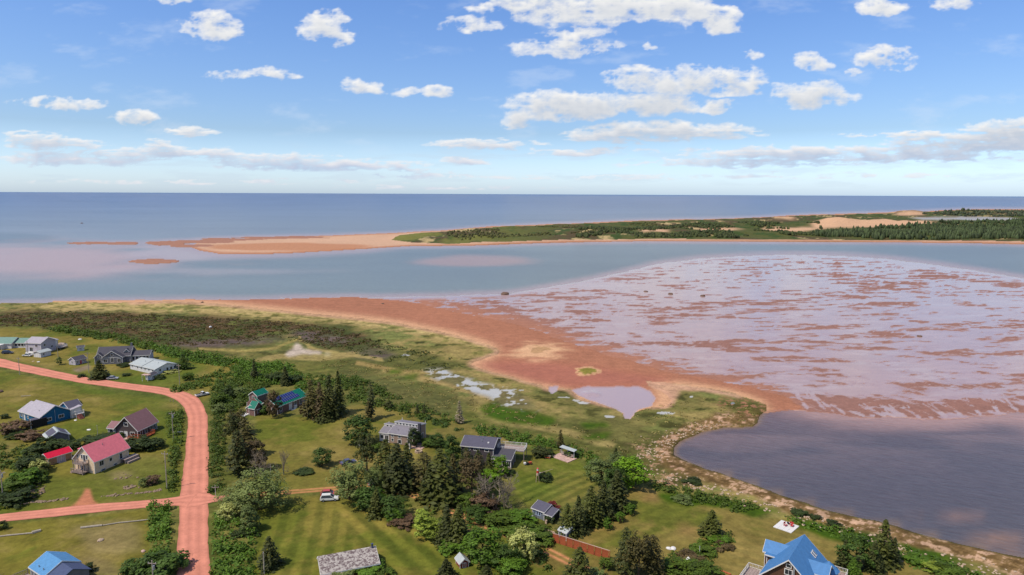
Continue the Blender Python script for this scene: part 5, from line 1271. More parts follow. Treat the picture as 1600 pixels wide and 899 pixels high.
MB().box(-2.2, 2, -.4, -.05, 7, .9).build('porch', 'white_trim', e)
# 3 white garage in front
e, l = house(64, 559, 80, 555, 'small white garage with low roof in front of the two storey white house', 'garage', 'garage')
B = block(e, 5.4, 4.2, 2.4, .7, 'siding_white', 'roof_pale'); opening(e, B, 'left', 2.1, .0, 2.2, 1.9, 'door', pmat='white_trim'); opening(e, B, 'front', 1.5, 1.0, .8, .8)
# 4 tiny white shed
e, l = house(121, 549, 131, 548, 'tiny white shed with dark roof alone on the far lawn', 'shed', 'shed')
B = block(e, 2.9, 2.4, 2.0, .5, 'siding_white', 'roof_dark'); opening(e, B, 'front', 1.4, .05, .9, 1.7, 'door', pmat='siding_lilac')
# 5 pale shed with magenta door
e, l = house(118, 571, 135, 567, 'pale lilac shed with dark roof and magenta door', 'shed', 'shed')
B = block(e, 5.3, 4.2, 2.3, 1.2, 'siding_lilac', 'roof_dark'); opening(e, B, 'front', 2.6, .05, .95, 1.95, 'door', pmat='magenta'); opening(e, B, 'front', 1.1, .9, .6, .7); opening(e, B, 'front', 4.2, .9, .6, .7); opening(e, B, 'left', 2.1, .9, .8, .8)
MB().box(.6, 5.2, 0, .8, 5.4, .1).build('step', 'concrete', e)
# 6 grey gabled house
e, l = house(152, 568, 199, 566, 'grey house with three white trimmed gables behind the dark roadside spruce', group=HG)
B = block(e, 14.2, 9.0, 3.3, 3.4, 'siding_grey', 'roof_dark')
Bg = block(e, 8.6, 3.0, 3.3, 2.9, 'siding_grey', 'roof_dark', ox=3.2, oy=-3.0, ridge='y')
for s in (1.4, 4.3, 7.2): opening(e, Bg, 'front', s, .9, 1.4 if s != 4.3 else 1.1, 1.5 if s != 4.3 else 2.0)
opening(e, Bg, 'front', 4.3, 3.9, .9, 1.0); MB().box(3.0, -3.08, 3.0, 12.0, -3.01, 3.2).build('band_board', 'white_trim', e)
Bs = block(e, 3.4, 2.0, 3.4, 1.7, 'siding_grey', 'roof_dark', ox=-.3, oy=-1.8, ridge='y'); opening(e, Bs, 'front', 1.7, 3.0, .8, .8)
Bd = block(e, 1.8, 3.0, 5.1, .9, 'siding_grey', 'roof_dark', ox=11.6, oy=1.3, ridge='y', sub=3.4); opening(e, Bd, 'front', .9, 4.2, .8, .8)
Bw = block(e, 8.0, 6.0, 2.9, 1.6, 'siding_lilac', 'roof_dark', ox=14.25, oy=1.0)
for s in (1.0, 2.6, 4.2, 5.8, 7.2): opening(e, Bw, 'front', s, .6, .9, 1.7, bars=0)
chimney(e, 13.6, 5.0, 5.4, 8.0, .7, 'siding_grey')
# 7 white bungalow
e, l = house(204, 577, 243, 586, 'low white bungalow with pale metal roof right of the grey gabled house', group=HG)
B = block(e, l, 11.0, 2.5, 1.7, 'siding_white', 'roof_pale')
for s in (.08, .3, .45, .6, .75, .9): opening(e, B, 'front', l * s, 1.3, .7, .7, bars=0)
for s in (2.2, 5.6, 7.4, 9.2): opening(e, B, 'right', s, .9 if s > 3 else 1.3, .9, 1.2 if s > 3 else .8, bars=0)
vent(e, l * .35, 3.2, 3.7); vent(e, l * .8, 4.0, 3.9); MB().box(l * .5 - .05, -.4, 2.43, l * .5 + .05, 5.5, 2.6).build('flashing', 'metal_grey', e).matrix_local = Matrix.Translation((0, 0, 2.6)) @ Matrix.Rotation(math.atan2(1.7, 5.5), 4, 'X') @ Matrix.Translation((0, 0, -2.38))
# 8 roadside white shed
e, l = house(237, 594, 249, 589, 'small white shed with slanted roof and pink awning beside the white bungalow', 'shed', 'shed')
B = block(e, 3.8, 2.6, 2.0, .7, 'siding_white', 'roof_dark', ridge='x'); opening(e, B, 'left', 1.3, .05, 1.2, 1.7, 'door', pmat='siding_paleblue')
MB().prism([(-.3, 2.7), (2.9, 2.7), (2.9, 2.8), (-.3, 2.8)], 'x', -2.6, -.4).build('awning', 'pink_stone', e)
for yy in (0, 2.5): MB().box(-2.5, yy, -.3, -2.4, yy + .1, 2.69).build('post', 'white_trim', e)
# 9 blue house
e, l = house(29, 654, 64, 666, 'bright blue house with pale lilac roof and white corner stairs', group=HG)
B = block(e, l - 3.4, 9.6, 3.1, 2.8, 'siding_blue', 'roof_lilac', ox=3.4)
Bx = block(e, 3.35, 8.4, 2.7, 2.3, 'siding_blue', 'roof_lilac', ox=0, oy=.4)
opening(e, Bx, 'front', 1.5, 1.0, .9, .9); opening(e, B, 'front', 1.2, .3, .8, 1.9, 'door', pmat='white_trim'); opening(e, B, 'front', 3.6, 1.3, .7, .7)
opening(e, B, 'right', 2.6, 1.1, 1.6, 1.0); opening(e, B, 'right', 6.6, 1.2, 1.6, 1.0); MB().tube((l + .1, 4.6, .2), (l + .1, 4.6, 4.6), .06).build('service_pipe', 'siding_paleblue', e)
Bb = block(e, 5.5, 4.2, 3.6, 1.6, 'siding_blue', 'roof_slate', ox=l - 6.4, oy=9.65, ridge='y', ov=.3)
Bl = block(e, 3.6, 3.2, 3.2, .5, 'white_trim', 'roof_lilac', ox=l - 3.0, oy=9.7, kind='shed', ov=.25); vent(e, l * .75, 1.6, 4.2)
deck(e, l + .02, 10.4, l + 2.2, 13.2, 1.5, 'white_trim', open_=('left',)); steps(e, l + 2.2, 11.4, 1.5, 1.4, 7, 1, 0, 'brick')
# 10 black box shed
e, l = house(50, 670, 71, 665, 'black windowless storage box standing in front of the blue house', 'shed', 'storage_box')
B = block(e, 4.6, 2.4, 2.7, .1, 'black', 'roof_slate', kind='flat', trim=None, ov=.06); MB().box(-.35, -.12, -.3, -.12, .1, 3.2).build('post', 'white_trim', e)
for i in range(9): MB().box(.25 + i * .5, -.05, .1, .31 + i * .5, -.005, 2.6).build('rib', 'rubber', e)
# 11 grey shed with dark roof panels
e, l = house(76, 695, 104, 689, 'grey gabled shed with two dark panels on its pale roof', 'shed', 'shed')
B = block(e, 5.6, 5.4, 2.1, 1.6, 'siding_grey', 'roof_pale', ridge='y', ov=.45); opening(e, B, 'front', 1.0, .1, .8, 1.7, 'door', pmat='white_trim')
sl = math.atan2(1.6, 2.8)
for sgn in (-1, 1):
    p = MB().box(-1.2, .0, 0, 1.2, 5.2, .05).build('roof_panel', 'roof_slate', e); p.matrix_local = Matrix.Translation((2.8 + sgn * 1.55, .1, 2.1 + 1.6 - 1.55 * 1.6 / 2.8 + .23)) @ Matrix.Rotation(-sl * -sgn, 4, 'Y')
# 12 brown house
e, l = house(181, 683, 220, 686, 'dark brown gabled house with maroon roof and orange deck', group=HG)
B = block(e, 8.2, 9.0, 3.0, 4.0, 'shingle_dark', 'roof_maroon', ridge='y', ov=.5)
opening(e, B, 'front', 4.1, 4.0, 1.3, 1.0, bars=0); opening(e, B, 'front', 2.3, 1.0, 1.0, 1.0); opening(e, B, 'front', 3.9, .1, 1.0, 2.0, 'door', pmat='white_trim'); opening(e, B, 'front', 6.3, 1.0, 1.5, 1.0)
for s in (1.6, 3.8, 6.2, 8.0): opening(e, B, 'right', s, .6, .8, 1.6, bars=0)
Bp = block(e, 4.4, 4.6, 2.2, 1.4, 'shingle_dark', 'roof_maroon', ox=-4.45, oy=2.0); opening(e, Bp, 'front', 1.2, .5, 1.4, 1.4, bars=0); opening(e, Bp, 'front', 3.1, .5, 1.4, 1.4, bars=0)
deck(e, 6.4, -2.4, 10.6, -.1, .5, 'red_wood', rmat='red_wood'); deck(e, 8.7, -.08, 10.6, 5, .5, 'red_wood', open_=('left', 'front'))
MB().box(1.0, -1.8, -.3, 5.8, -.05, .25).build('patio', 'pink_stone', e)
# 13 peach house
e, l = house(118, 735, 156, 742, 'peach house with bright pink metal roof and balcony', group=HG)
B = block(e, 7.6, 11.2, 3.9, 3.7, 'siding_peach', 'roof_pink', ridge='y', ov=.45)
for s, w_ in ((3.0, .55), (3.9, .75), (4.8, .55)): opening(e, B, 'front', s, 3.9 if w_ < .7 else 3.1, w_, 1.2 if w_ < .7 else 2.0, 'window', bars=0)
opening(e, B, 'front', 3.2, .7, 1.1, 2.0, 'door', pmat='glass'); opening(e, B, 'front', 1.4, 4.2, .5, .6, bars=0)
opening(e, B, 'right', 2.2, 1.7, 1.3, 1.3); opening(e, B, 'right', 5.2, 1.9, .8, .9, bars=0); opening(e, B, 'right', 8.6, 1.3, .8, 1.6, bars=0); opening(e, B, 'right', 6.6, .15, .9, .4, bars=0); opening(e, B, 'right', 2.6, .05, 1.3, .4, bars=0)
Bq = block(e, 2.9, 5.4, 6.05, .5, 'siding_peach', 'roof_pink', ox=.4, oy=1.0, kind='flat', ov=.15, sub=3.9, trim=None, corner=False)
deck(e, 1.3, -1.7, 5.4, -.03, 3.0, 'grey_wood', open_=('back',), name='balcony'); deck(e, 1.0, -2.1, 5.4, -.03, .65, 'grey_wood', open_=('back', 'left')); steps(e, 1.0, -1.1, .65, 1.3, 3, -1, 0, 'pink_stone')
rp = MB().prism([(6.2, -.2), (10.5, -.2), (10.5, 1.6), (9.6, 1.6)], 'y', 0, .1); 
MB().box(7.9, 8.2, .0, 8.0, 13.0, 1.3).box(8.0, 8.2, 1.2, 9.6, 13.0, 1.3).box(9.5, 8.2, 0, 9.6, 13.0, 1.2).box(9.6, 8.6, -.3, 10.4, 12.6, .6).build('cellar_hatch', 'grey_wood', e)
vent(e, 5.0, 5.0, 6.6)
# 14 tan shed red roof
e, l = house(76, 728, 105, 719, 'tan garden shed with vivid red roof', 'shed', 'shed')
B = block(e, 6.4, 3.6, 2.3, .95, 'siding_tan', 'roof_red'); opening(e, B, 'front', 2.9, .1, .9, 1.9, 'door', pmat='siding_lilac'); opening(e, B, 'front', 4.1, .1, .9, 1.9, 'door', pmat='siding_lilac'); MB().box(2.4, -1.0, -.2, 4.6, -.1, .1).build('step', 'concrete', e)
# 15 blue roofed cottage bottom left
e, l = house(49, 902, 80, 923, 'blue cottage with sky blue roof and slate grey annex at the bottom left', group=HG)
B = block(e, 6.2, 6.6, 2.3, 1.7, 'siding_blue', 'roof_sky', ov=.3); opening(e, B, 'front', .9, .1, .8, 1.9, 'door', pmat='glass'); opening(e, B, 'front', 2.4, 1.1, .9, .5, bars=0); opening(e, B, 'front', 4.6, 1.1, .9, .5, bars=0)
vent(e, 2.6, .6, 2.8); vent(e, 4.6, .6, 2.8)
Bn = block(e, 4.4, 6.2, 2.1, 1.5, 'siding_grey', 'roof_navy', ox=6.25, oy=.2, trim=None); opening(e, Bn, 'right', 2.6, 1.0, 1.2, .7); opening(e, Bn, 'front', 2.4, .1, .9, 1.9, 'door', pmat='white_trim')
deck(e, -1.2, -3.2, 4.6, -.1, .5, 'grey_wood', open_=('back',)); MB().box(1.4, -2.6, .5, 3.4, -1.2, 1.3).build('hot_tub', 'roof_slate', e)
# 16 green roofed house with solar panels
e, l = house(434, 648, 478, 630, 'brown house with green metal roofs, a small tower and blue solar panels', group=HG)
Lm = 15.2; Wm = 7.2; hm = 3.0; rm_ = 2.2
B = block(e, Lm, Wm, hm, rm_, 'shingle_brown', 'roof_green')
for s, w_, z_, h_ in ((1.6, 1.1, 1.0, 1.3), (9.2, 1.2, 1.1, 1.3), (12.0, 1.2, .7, 1.9), (14.2, .8, .7, 1.7)): opening(e, B, 'front', s, z_, w_, h_)
opening(e, B, 'front', 6.6, .1, 1.5, 2.2, 'door', pmat='white_trim'); opening(e, B, 'left', 2.4, 1.0, 1.1, 1.3); opening(e, B, 'left', 5.0, 1.0, .9, 1.2); opening(e, B, 'front', 1.6, .05, .9, .4, bars=0)
MB().box(8.0, -.7, 0, 9.3, -.1, 1.1).build('utility_box', 'white_trim', e); MB().box(5.8, -1.4, -.2, 8.0, -.72, .14).build('step', 'white_trim', e)
panels(e, B, 'front', 3.6, .55, 8, 1, 1.05, 1.6, .04, .14, rm_, Wm, hm)
panels(e, B, 'front', .5, 2.3, 10, 1, 1.05, 1.7, .04, .14, rm_, Wm, hm)
inv = e.rotation_euler.z
def rel(px, py):
    p = at_px(px, py) - e.location; c, s = math.cos(-inv), math.sin(-inv); return p.x * c - p.y * s, p.x * s + p.y * c
x, y = rel(411, 642); Bm_ = block(e, -x - .3, 6.2, 2.8, 2.0, 'shingle_brown', 'roof_green', ox=x, oy=y, ridge='x', ov=.3)
opening(e, Bm_, 'front', 2.2, 1.0, .9, 1.1)
Bf = block(e, 3.6, 2.6, 2.9, 1.9, 'shingle_brown', 'roof_green', ox=-4.9, oy=y - 2.0, ridge='y', ov=.3); opening(e, Bf, 'front', 1.8, .8, .8, 1.1)
x2, y2 = rel(400, 649)
Bt = block(e, 4.4, 4.4, 2.3, 1.5, 'shingle_brown', 'roof_green', ox=x2 - .4, oy=y2 - .3, ridge='x', ov=.25); opening(e, Bt, 'left', 2.2, .8, .8, 1.0); opening(e, Bt, 'front', .9, .6, .8, 1.3); opening(e, Bt, 'front', 2.7, .05, 1.8, 1.9, 'door', pmat='siding_lilac')
x3, y3 = rel(403, 641)
Bt = block(e, 5.2, 3.8, 5.5, 1.3, 'shingle_brown', 'roof_green', ox=x3 - .2, oy=y3 - .1, ridge='x', ov=.25); opening(e, Bt, 'left', 1.9, 3.5, .8, 1.6, bars=0); opening(e, Bt, 'left', 1.9, .8, 1.2, 1.2)
MB().box(x2 - 3.0, y2 + 2.4, -.2, x2 - .6, y2 + 4.6, .4).build('porch', 'white_trim', e)
# 17 beige house with clerestory
e, l = house(608, 692, 647, 698, 'beige house with long white clerestory of square windows and dark chimney', group=None)
B = block(e, 8.6, 4.2, 3.3, 1.3, 'shingle_beige', 'roof_grey', kind='shed', ov=.3)
Bc = block(e, 8.6, 4.3, 5.7, -.9, 'shingle_beige', 'roof_grey', oy=4.23, kind='shed', ov=.25)
MB().box(-.27, 4.1, 4.78, 8.87, 4.18, 5.85).build('clerestory_board', 'white_trim', e)
Bk = dict(L=8.6, W=4, ox=0, oy=4.1, z0=0, hw=5)
for i in range(7): opening(e, Bk, 'front', .75 + i * 1.18, 5.02, .55, .5, bars=0)
for s, z_, w_, h_ in ((1.3, 2.2, .8, .5), (1.3, .8, .7, .8), (3.9, 2.2, .9, .5), (3.9, .3, 1.1, 1.2), (7.3, 2.2, .9, .5), (7.2, .6, .9, 1.0)): opening(e, B, 'front', s, z_, w_, h_, bars=0)
chimney(e, 9.1, 3.6, -.3, 6.3, .75, 'roof_dark'); opening(e, B, 'right', 2.2, .1, 1.0, 2.1, 'door', pmat='glass'); opening(e, Bc, 'right', 2.2, .8, 1.2, 1.4)
Bw = block(e, 3.7, 3.2, 2.8, 1.1, 'siding_white', 'roof_grey', ox=-3.75, oy=.5, kind='shed', ov=.2); Bw2 = block(e, 3.7, 2.6, 4.6, -.5, 'siding_white', 'roof_grey', ox=-3.75, oy=3.72, kind='shed', ov=.2)
MB().box(-3.9, 3.6, 3.85, -.1, 3.68, 4.7).build('clerestory_board', 'white_trim', e); Bk2 = dict(L=3.7, W=3, ox=-3.75, oy=3.6, z0=0, hw=4)
for i in range(2): opening(e, Bk2, 'front', 1.1 + i * 1.3, 4.0, .6, .45, bars=0)
opening(e, Bw, 'front', .9, 1.0, 1.0, 1.1, bars=0); opening(e, Bw, 'front', 2.6, .1, 1.2, 2.0, 'door', pmat='dark_interior'); vent(e, 2.4, 1.6, 4.0)
MB().box(8.7, -1.6, -.3, 12.6, 3.0, .18).build('patio', 'pink_stone', e); MB().box(8.8, -2.6, -.3, 9.0, -1.65, 1.9).build('garden_wall', 'white_trim', e)
# 18 dark grey house
e, l = house(721, 722, 771, 727, 'tall dark grey house with slate roof, round window and white roof deck')
B = block(e, 9.8, 8.6, 5.2, 1.5, 'siding_charcoal', 'roof_slate', ov=.3)
opening(e, B, 'front', 4.7, 4.0, 1.5, .7, bars=2); opening(e, B, 'front', 7.8, 4.0, 1.1, .6, bars=0)
rw = MB().tube((0, -.07, 0), (0, .02, 0), .45, k=14).build('round_window', 'white_trim', e); rw.location = (2.4, 0, 4.3); MB().tube((0, -.09, 0), (0, -.072, 0), .3, k=14).build('pane', 'glass', rw)
vent(e, 5.8, 2.2, 6.2); vent(e, 5.8, 3.2, 6.5); MB().box(7.6, 1.6, 5.9, 8.1, 2.1, 6.2).build('skylight', 'white_trim', e)
Ba = block(e, 5.6, 5.4, 2.6, 1.0, 'siding_charcoal', 'roof_dark', ox=9.85, oy=-1.4, kind='shed', ov=.25)
for s in (.9, 2.3, 3.7, 4.9): opening(e, Ba, 'front', s, .5, 1.0, 1.5)
deck(e, 9.85, 4.2, 18.2, 8.4, 3.4, 'grey_wood', rmat='white_trim', name='roof_deck'); MB().box(15.4, 1.6, -.3, 15.5, 1.7, 3.3).build('post', 'white_trim', e)
tp = MB(); 
for i in range(12): tp.quad((13.8 + 2.1 * math.cos(i * math.pi / 6), -3.4 + 2.1 * math.sin(i * math.pi / 6), .12), (13.8 + 2.1 * math.cos((i + 1) * math.pi / 6), -3.4 + 2.1 * math.sin((i + 1) * math.pi / 6), .12), (13.8, -3.4, .14))
tp.build('round_patio', 'pink_stone', e)
# 19 pergola
e, l = house(865, 714, 893, 724, 'pinkish stone patio with white pergola bench facing the striped lawn', 'pergola', 'pergola')
MB().box(-.4, -.6, -.3, 6.2, 3.6, .22).build('patio', 'pink_stone', e)
for x in (.6, 3.0, 5.4): MB().box(x, 3.0, .22, x + .14, 3.14, 2.5).build('post', 'white_trim', e)
MB().prism([(2.4, 2.45), (3.9, 2.7), (3.9, 2.8), (2.4, 2.55)], 'x', .2, 6.0).build('canopy', 'roof_pale', e); MB().box(.8, 2.6, .55, 5.2, 3.0, .65).box(.8, 2.97, .66, 5.2, 3.02, 1.2).box(.9, 2.65, .22, 1.0, 2.95, .54).box(5.0, 2.65, .22, 5.1, 2.95, .54).build('bench', 'grey_wood', e)
MB().box(-.3, 3.3, .22, .0, 3.5, 1.3).box(-.3, -.4, .22, -.1, -.2, 1.1).build('low_fence', 'grey_wood', e)
# 20 grey garden shed
e, l = house(832, 807, 858, 817, 'grey garden shed with slate roof beside the striped lawn', 'shed', 'shed')
B = block(e, 3.6, 3.4, 2.3, .9, 'siding_slate', 'roof_slate', ov=.3, peak=.8)
for s in (.8, 1.5, 2.2): opening(e, B, 'front', s, .9, .4, 1.1, bars=0, fmat='siding_paleblue')
Bo = block(e, 2.2, 3.2, 1.9, .8, 'dark_interior', 'roof_slate', ox=3.63, oy=.1, ov=.3, peak=.8); MB().box(.2, -1.3, -.1, 1.0, -.6, .7).build('garden_seat', 'white_trim', e); MB().box(4.6, -1.0, 0, 5.1, -.6, .9).build('planter', 'pale_stone', e)
# 21 small blue grey shed at fence
e, l = house(873, 840, 888, 847, 'little blue grey shed with pale roof behind the red fence', 'shed', 'shed')
block(e, 2.3, 2.2, 1.9, .8, 'siding_slate', 'roof_pale', ov=.2, peak=.85)
# 22 little red shed
e, l = house(719, 889, 731, 886, 'tiny red playhouse shed with pale roof at the edge of the striped lawn', 'shed', 'shed')
B = block(e, 1.9, 2.4, 1.3, .8, 'siding_red', 'roof_pale', ridge='y', ov=.25); opening(e, B, 'front', .95, .05, .6, 1.0, 'door', pmat='siding_red')
# 23 weathered barn
e, l = house(504, 910, 590, 893, 'long old shed with weathered grey and white shingle roof at the bottom')
B = block(e, 11.4, 6.4, 1.9, 1.3, 'siding_red', 'old_shingles', ov=.4, peak=.72); chimney(e, 11.0, 4.2, 3.2, 4.1, .35, 'roof_navy'); opening(e, B, 'left', 2.8, .2, 1.0, 1.9, 'door'); MB().box(-1.2, -.9, 1.55, 4.0, -.42, 1.68).build('lean_to_roof', 'grey_wood', e)
# 24 large blue roofed house, bottom right
HR = 8.4
r0 = G(1233, 878, HR); r1 = G(1256, 841, HR); dv = r1 - r0; Lr = dv.length; ang = math.atan2(dv.y, dv.x) - math.pi / 2
hl_ = 5.0
org = r0 + Vector((-math.cos(ang) * hl_, -math.sin(ang) * hl_, 0)); org.z = Hz(org.x, org.y)
e = empty('house', org, ang, 'large brown house with steep sky blue roof, dormers and timber deck', 'house')
B = block(e, 2 * hl_, Lr, 3.6, HR - 3.6 - .2, 'wood_dark', 'roof_blue', ridge='y', ov=.5)
opening(e, B, 'front', hl_, 5.0, 1.3, 1.0); opening(e, B, 'front', hl_, 6.5, .8, .6, bars=0); MB().box(hl_ + .9, -.3, 5.0, hl_ + 1.2, -.05, 7.2).build('stove_pipe', 'metal_grey', e)
opening(e, B, 'front', 2.0, .8, 1.3, 1.3); opening(e, B, 'front', 8.0, .8, 1.3, 1.3)
Bl = block(e, 3.6, 4.2, 4.4, .0, 'wood_dark', 'roof_blue', ox=-.9, oy=Lr - 5.2, ridge='x', kind='shed', ov=.4, sub=0); Bl = block(e, 5.2, 3.2, 4.75, 1.5, 'wood_dark', 'roof_blue', ox=-1.6, oy=Lr - 4.2, ridge='x', ov=.4); opening(e, Bl, 'left', 1.6, 4.3, 1.0, .9)
Br = block(e, 4.8, 3.6, 4.9, 1.3, 'wood_dark', 'roof_blue', ox=6.4, oy=Lr - 7.4, ridge='x', ov=.4); opening(e, Br, 'right', 1.8, 4.0, 1.4, 1.0); opening(e, Br, 'front', 3.4, 3.2, .9, 1.0)
tw = MB(); K = 10
tw.tube((10.6, Lr - 2.6, -.4), (10.6, Lr - 2.6, 3.8), 1.8, k=K).build('turret_wall', 'wood_dark', e); MB().tube((10.6, Lr - 2.6, 3.82), (10.6, Lr - 2.6, 5.6), 2.15, .05, k=K).build('turret_roof', 'roof_blue', e)
slr = math.atan2(HR - 3.8, hl_)
for yy in (Lr - 3.0, Lr - 2.1): 
    s_ = MB().box(0, 0, 0, 1.3, .55, .12).build('skylight', 'white_trim', e); s_.matrix_local = Matrix.Translation((7.1, yy, HR - .2 - 2.1 * (HR - 3.8) / hl_ + .18)) @ Matrix.Rotation(slr, 4, 'Y'); MB().box(.12, .1, .122, 1.18, .45, .135).build('pane', 'glass', s_)
deck(e, -4.0, -6.0, -.1, 4.6, 1.4, 'grey_wood', rmat='white_trim', open_=('right',)); deck(e, 10.1, Lr - 1.0, 13.4, Lr + 2.4, 1.4, 'grey_wood', rmat='white_trim')
MB().box(-.6, .4, -.3, -.45, .55, 3.9).build('post', 'white_trim', e); MB().box(.4, Lr + .02, -.3, 2.2, Lr + 1.3, 4.3).build('back_porch', 'white_trim', e)
# ---------------------------------------------------------------- vehicles
def car(px, py, heading, kind, mat, label, cat='car', name='parked_car', L_=4.5, group=None):
    p = at_px(px, py); e = empty(name, (p.x, p.y, Hz(p.x, p.y) + .02), heading, label, cat, group)
    hgt = {'suv': 1.68, 'sedan': 1.45, 'pickup': 1.75, 'hatch': 1.5}[kind]; h = L_ / 2; W_ = .9; bz = .98 if kind in ('suv', 'pickup') else .86
    body = [(-h, .35), (-h + .05, bz), (-h * .72, bz + .04), (h * .45, bz), (h * .96, bz - .16), (h, .35)]
    if kind == 'pickup': body = [(-h, .5), (-h, bz + .12), (-h * .05, bz + .12), (h * .4, bz + .08), (h * .97, bz - .04), (h, .45)]
    cab = {'suv': [(-h * .92, bz), (-h * .80, hgt - .05), (h * .10, hgt), (h * .48, bz)], 'sedan': [(-h * .70, bz), (-h * .38, hgt), (h * .12, hgt), (h * .50, bz - .02)],
           'hatch': [(-h * .93, bz), (-h * .66, hgt), (h * .10, hgt), (h * .5, bz)], 'pickup': [(-h * .12, bz + .1), (-h * .06, hgt), (h * .22, hgt), (h * .46, bz + .05)]}[kind]
    def solid(poly, w0, w1, nm, m_, z_=0):
        b = MB(); n = len(poly); zs = [q for _, q in poly]; lo, hi = min(zs), max(zs)
        b0 = 0
        for sgn in (-1, 1):
            for (x, z) in poly: b.v.append((x, sgn * (w0 + (w1 - w0) * (z - lo) / (hi - lo + 1e-6)), z))
        b.f.append(tuple(range(n))); b.f.append(tuple(reversed(range(n, 2 * n))))
        for i in range(n): j = (i + 1) % n; b.f.append((i, n + i, n + j, j))
        return b.build(nm, m_, e)
    bo = solid(body, W_, W_ - .06, 'body', mat); bv = bo.modifiers.new('bevel', 'BEVEL'); bv.width = .09; bv.segments = 2
    solid(cab, W_ - .05, W_ - .20, 'windows', 'glass')
    xs = [q[0] for q in cab]; top = sorted(cab, key=lambda q: -q[1])[:2]; x0, x1 = sorted(q[0] for q in top)
    MB().box(x0 - .05, -(W_ - .2), hgt - .05, x1 + .05, W_ - .2, hgt + .03).build('roof', mat, e)
    for i, (a, c) in enumerate(((cab[0], cab[1]), (cab[3], cab[2]))):
        for sgn in (-1, 1):
            MB().tube((a[0], sgn * (W_ - .055), a[1]), (c[0], sgn * (W_ - .20), c[1]), .05, k=5).build('pillar', mat, e)
    if kind == 'pickup': MB().box(-h + .12, -W_ + .18, bz + .122, -h * .16, W_ - .18, bz + .13).build('bed', 'rubber', e)
    for x in (-h * .62, h * .64):
        for sgn in (-1, 1):
            wv = MB().tube((x, sgn * (W_ - .18), .34), (x, sgn * (W_ + .02), .34), .34, k=12).build('wheel', 'rubber', e); MB().tube((x, sgn * (W_ + .022), .34), (x, sgn * (W_ + .035), .34), .19, k=8).build('rim', 'metal_grey', wv)
    for sgn in (-1, 1):
        MB().box(h - .10, sgn * .62 - .17, .62, h + .015, sgn * .62 + .17, .78).build('headlight', 'white_trim', e); MB().box(-h - .012, sgn * .68 - .13, .68, -h + .08, sgn * .68 + .13, .88).build('tail_light', 'red_paint', e)
        MB().box(h * .42, sgn * (W_ + .06) - .08, bz - .02, h * .46, sgn * (W_ + .06) + .08, bz + .14).build('mirror', mat, e)
    return e
car(515, 782, R(8), 'suv', 'car_white', 'white SUV parked on the mown lawn beside the rutted drive', L_=4.7)
car(514, 774.5, R(8), 'hatch', 'car_red', 'red and silver car mostly hidden behind the white SUV', L_=4.3)
car(544, 725, R(35), 'sedan', 'car_blue', 'dark blue car parked at the foot of the tall pine', L_=4.6)
car(316, 619, R(48), 'pickup', 'car_white', 'white pickup truck standing by the road bend', 'pickup truck', 'pickup_truck', L_=5.2)
car(176, 593, R(12), 'sedan', 'car_silver', 'silver sedan parked below the dark roadside spruce', L_=4.6)
car(43, 557, R(172), 'sedan', 'car_white', 'white car parked by the pole at the white garage', L_=4.6)
car(12, 553, R(8), 'suv', 'car_dark', 'dark car on the grass before the long green roofed house', L_=5.0)
car(10, 544, R(20), 'sedan', 'car_dark', 'dark car under the carport of the long green roofed house', L_=4.6)
car(586, 757, R(60), 'hatch', 'car_silver', 'grey blue car half hidden between the pale willows', L_=4.2)
# ---------------------------------------------------------------- poles
def pole(px, py, hpx, label, arm=True, lamp=False, r=.15, mat='pole_wood', box=False):
    p = at_px(px, py); h = hpx / pxm(py) / .96; e = empty('utility_pole', (p.x, p.y, Hz(p.x, p.y)), R(rnt.uniform(-20, 20)), label, 'pole')
    MB().tube((0, 0, -.5), (0, 0, h), r, r * .72).build('pole', mat, e)
    if arm: MB().box(-.9, -.06, h - .75, .9, .06, h - .62).build('crossarm', 'grey_wood', e)
    for x in ((-.8, 0, .8) if arm else (0,)): MB().tube((x, 0, h - .62 if arm else h), (x, 0, h - .4 if arm else h + .2), .05, k=6).build('insulator', 'white_trim', e)
    if box: MB().tube((.28, 0, h - 2.0), (.28, 0, h - 1.1), .24, k=10).build('transformer', 'metal_grey', e)
    if lamp: MB().tube((0, 0, h - 1.0), (1.2, 0, h - .7), .04, k=5).build('lamp_arm', 'metal_grey', e)
pole(44, 556, 22, 'thin pole right behind the white car at the white garage', False)
pole(91, 561, 24, 'thin grey pole right of the white garage', False, r=.12)
pole(139, 583, 32, 'pale pole beside the driveway at the pink door shed')
pole(31, 586, 27, 'pole standing on the near verge of the far left road')
pole(281, 603, 33, 'pale pole by the hedge below the white bungalow')
pole(271, 687, 43, 'pole with transformer in the hedge left of the straight road', box=True)
pole(261, 764, 58, 'tall leaning pole in the hedge above the junction')
pole(153, 684, 18, 'short thin post on the lawn between pink roof and brown house', False, r=.09)
pole(5, 780, 45, 'pole with lamp and transformer at the left picture edge', lamp=True, box=True)
pole(240, 915, 40, 'pole in the hedge at the bottom edge left of the road', box=True)
pole(413, 897, 34, 'grey pole beside the dark spruce at the striped lawn', False)
pole(423, 742, 16, 'slim white lamp post beside the willow', True, r=.07, mat='white_trim')
pole(337, 775, 17, 'slim white post at the mouth of the rutted drive', True, r=.07, mat='white_trim')
pole(561, 699, 12, 'short white post with satellite dish left of the beige house', False, r=.09, mat='white_trim', box=True)
pole(1093, 866, 12, 'thin white garden post in the bed of the right lawns', False, r=.06, mat='white_trim')
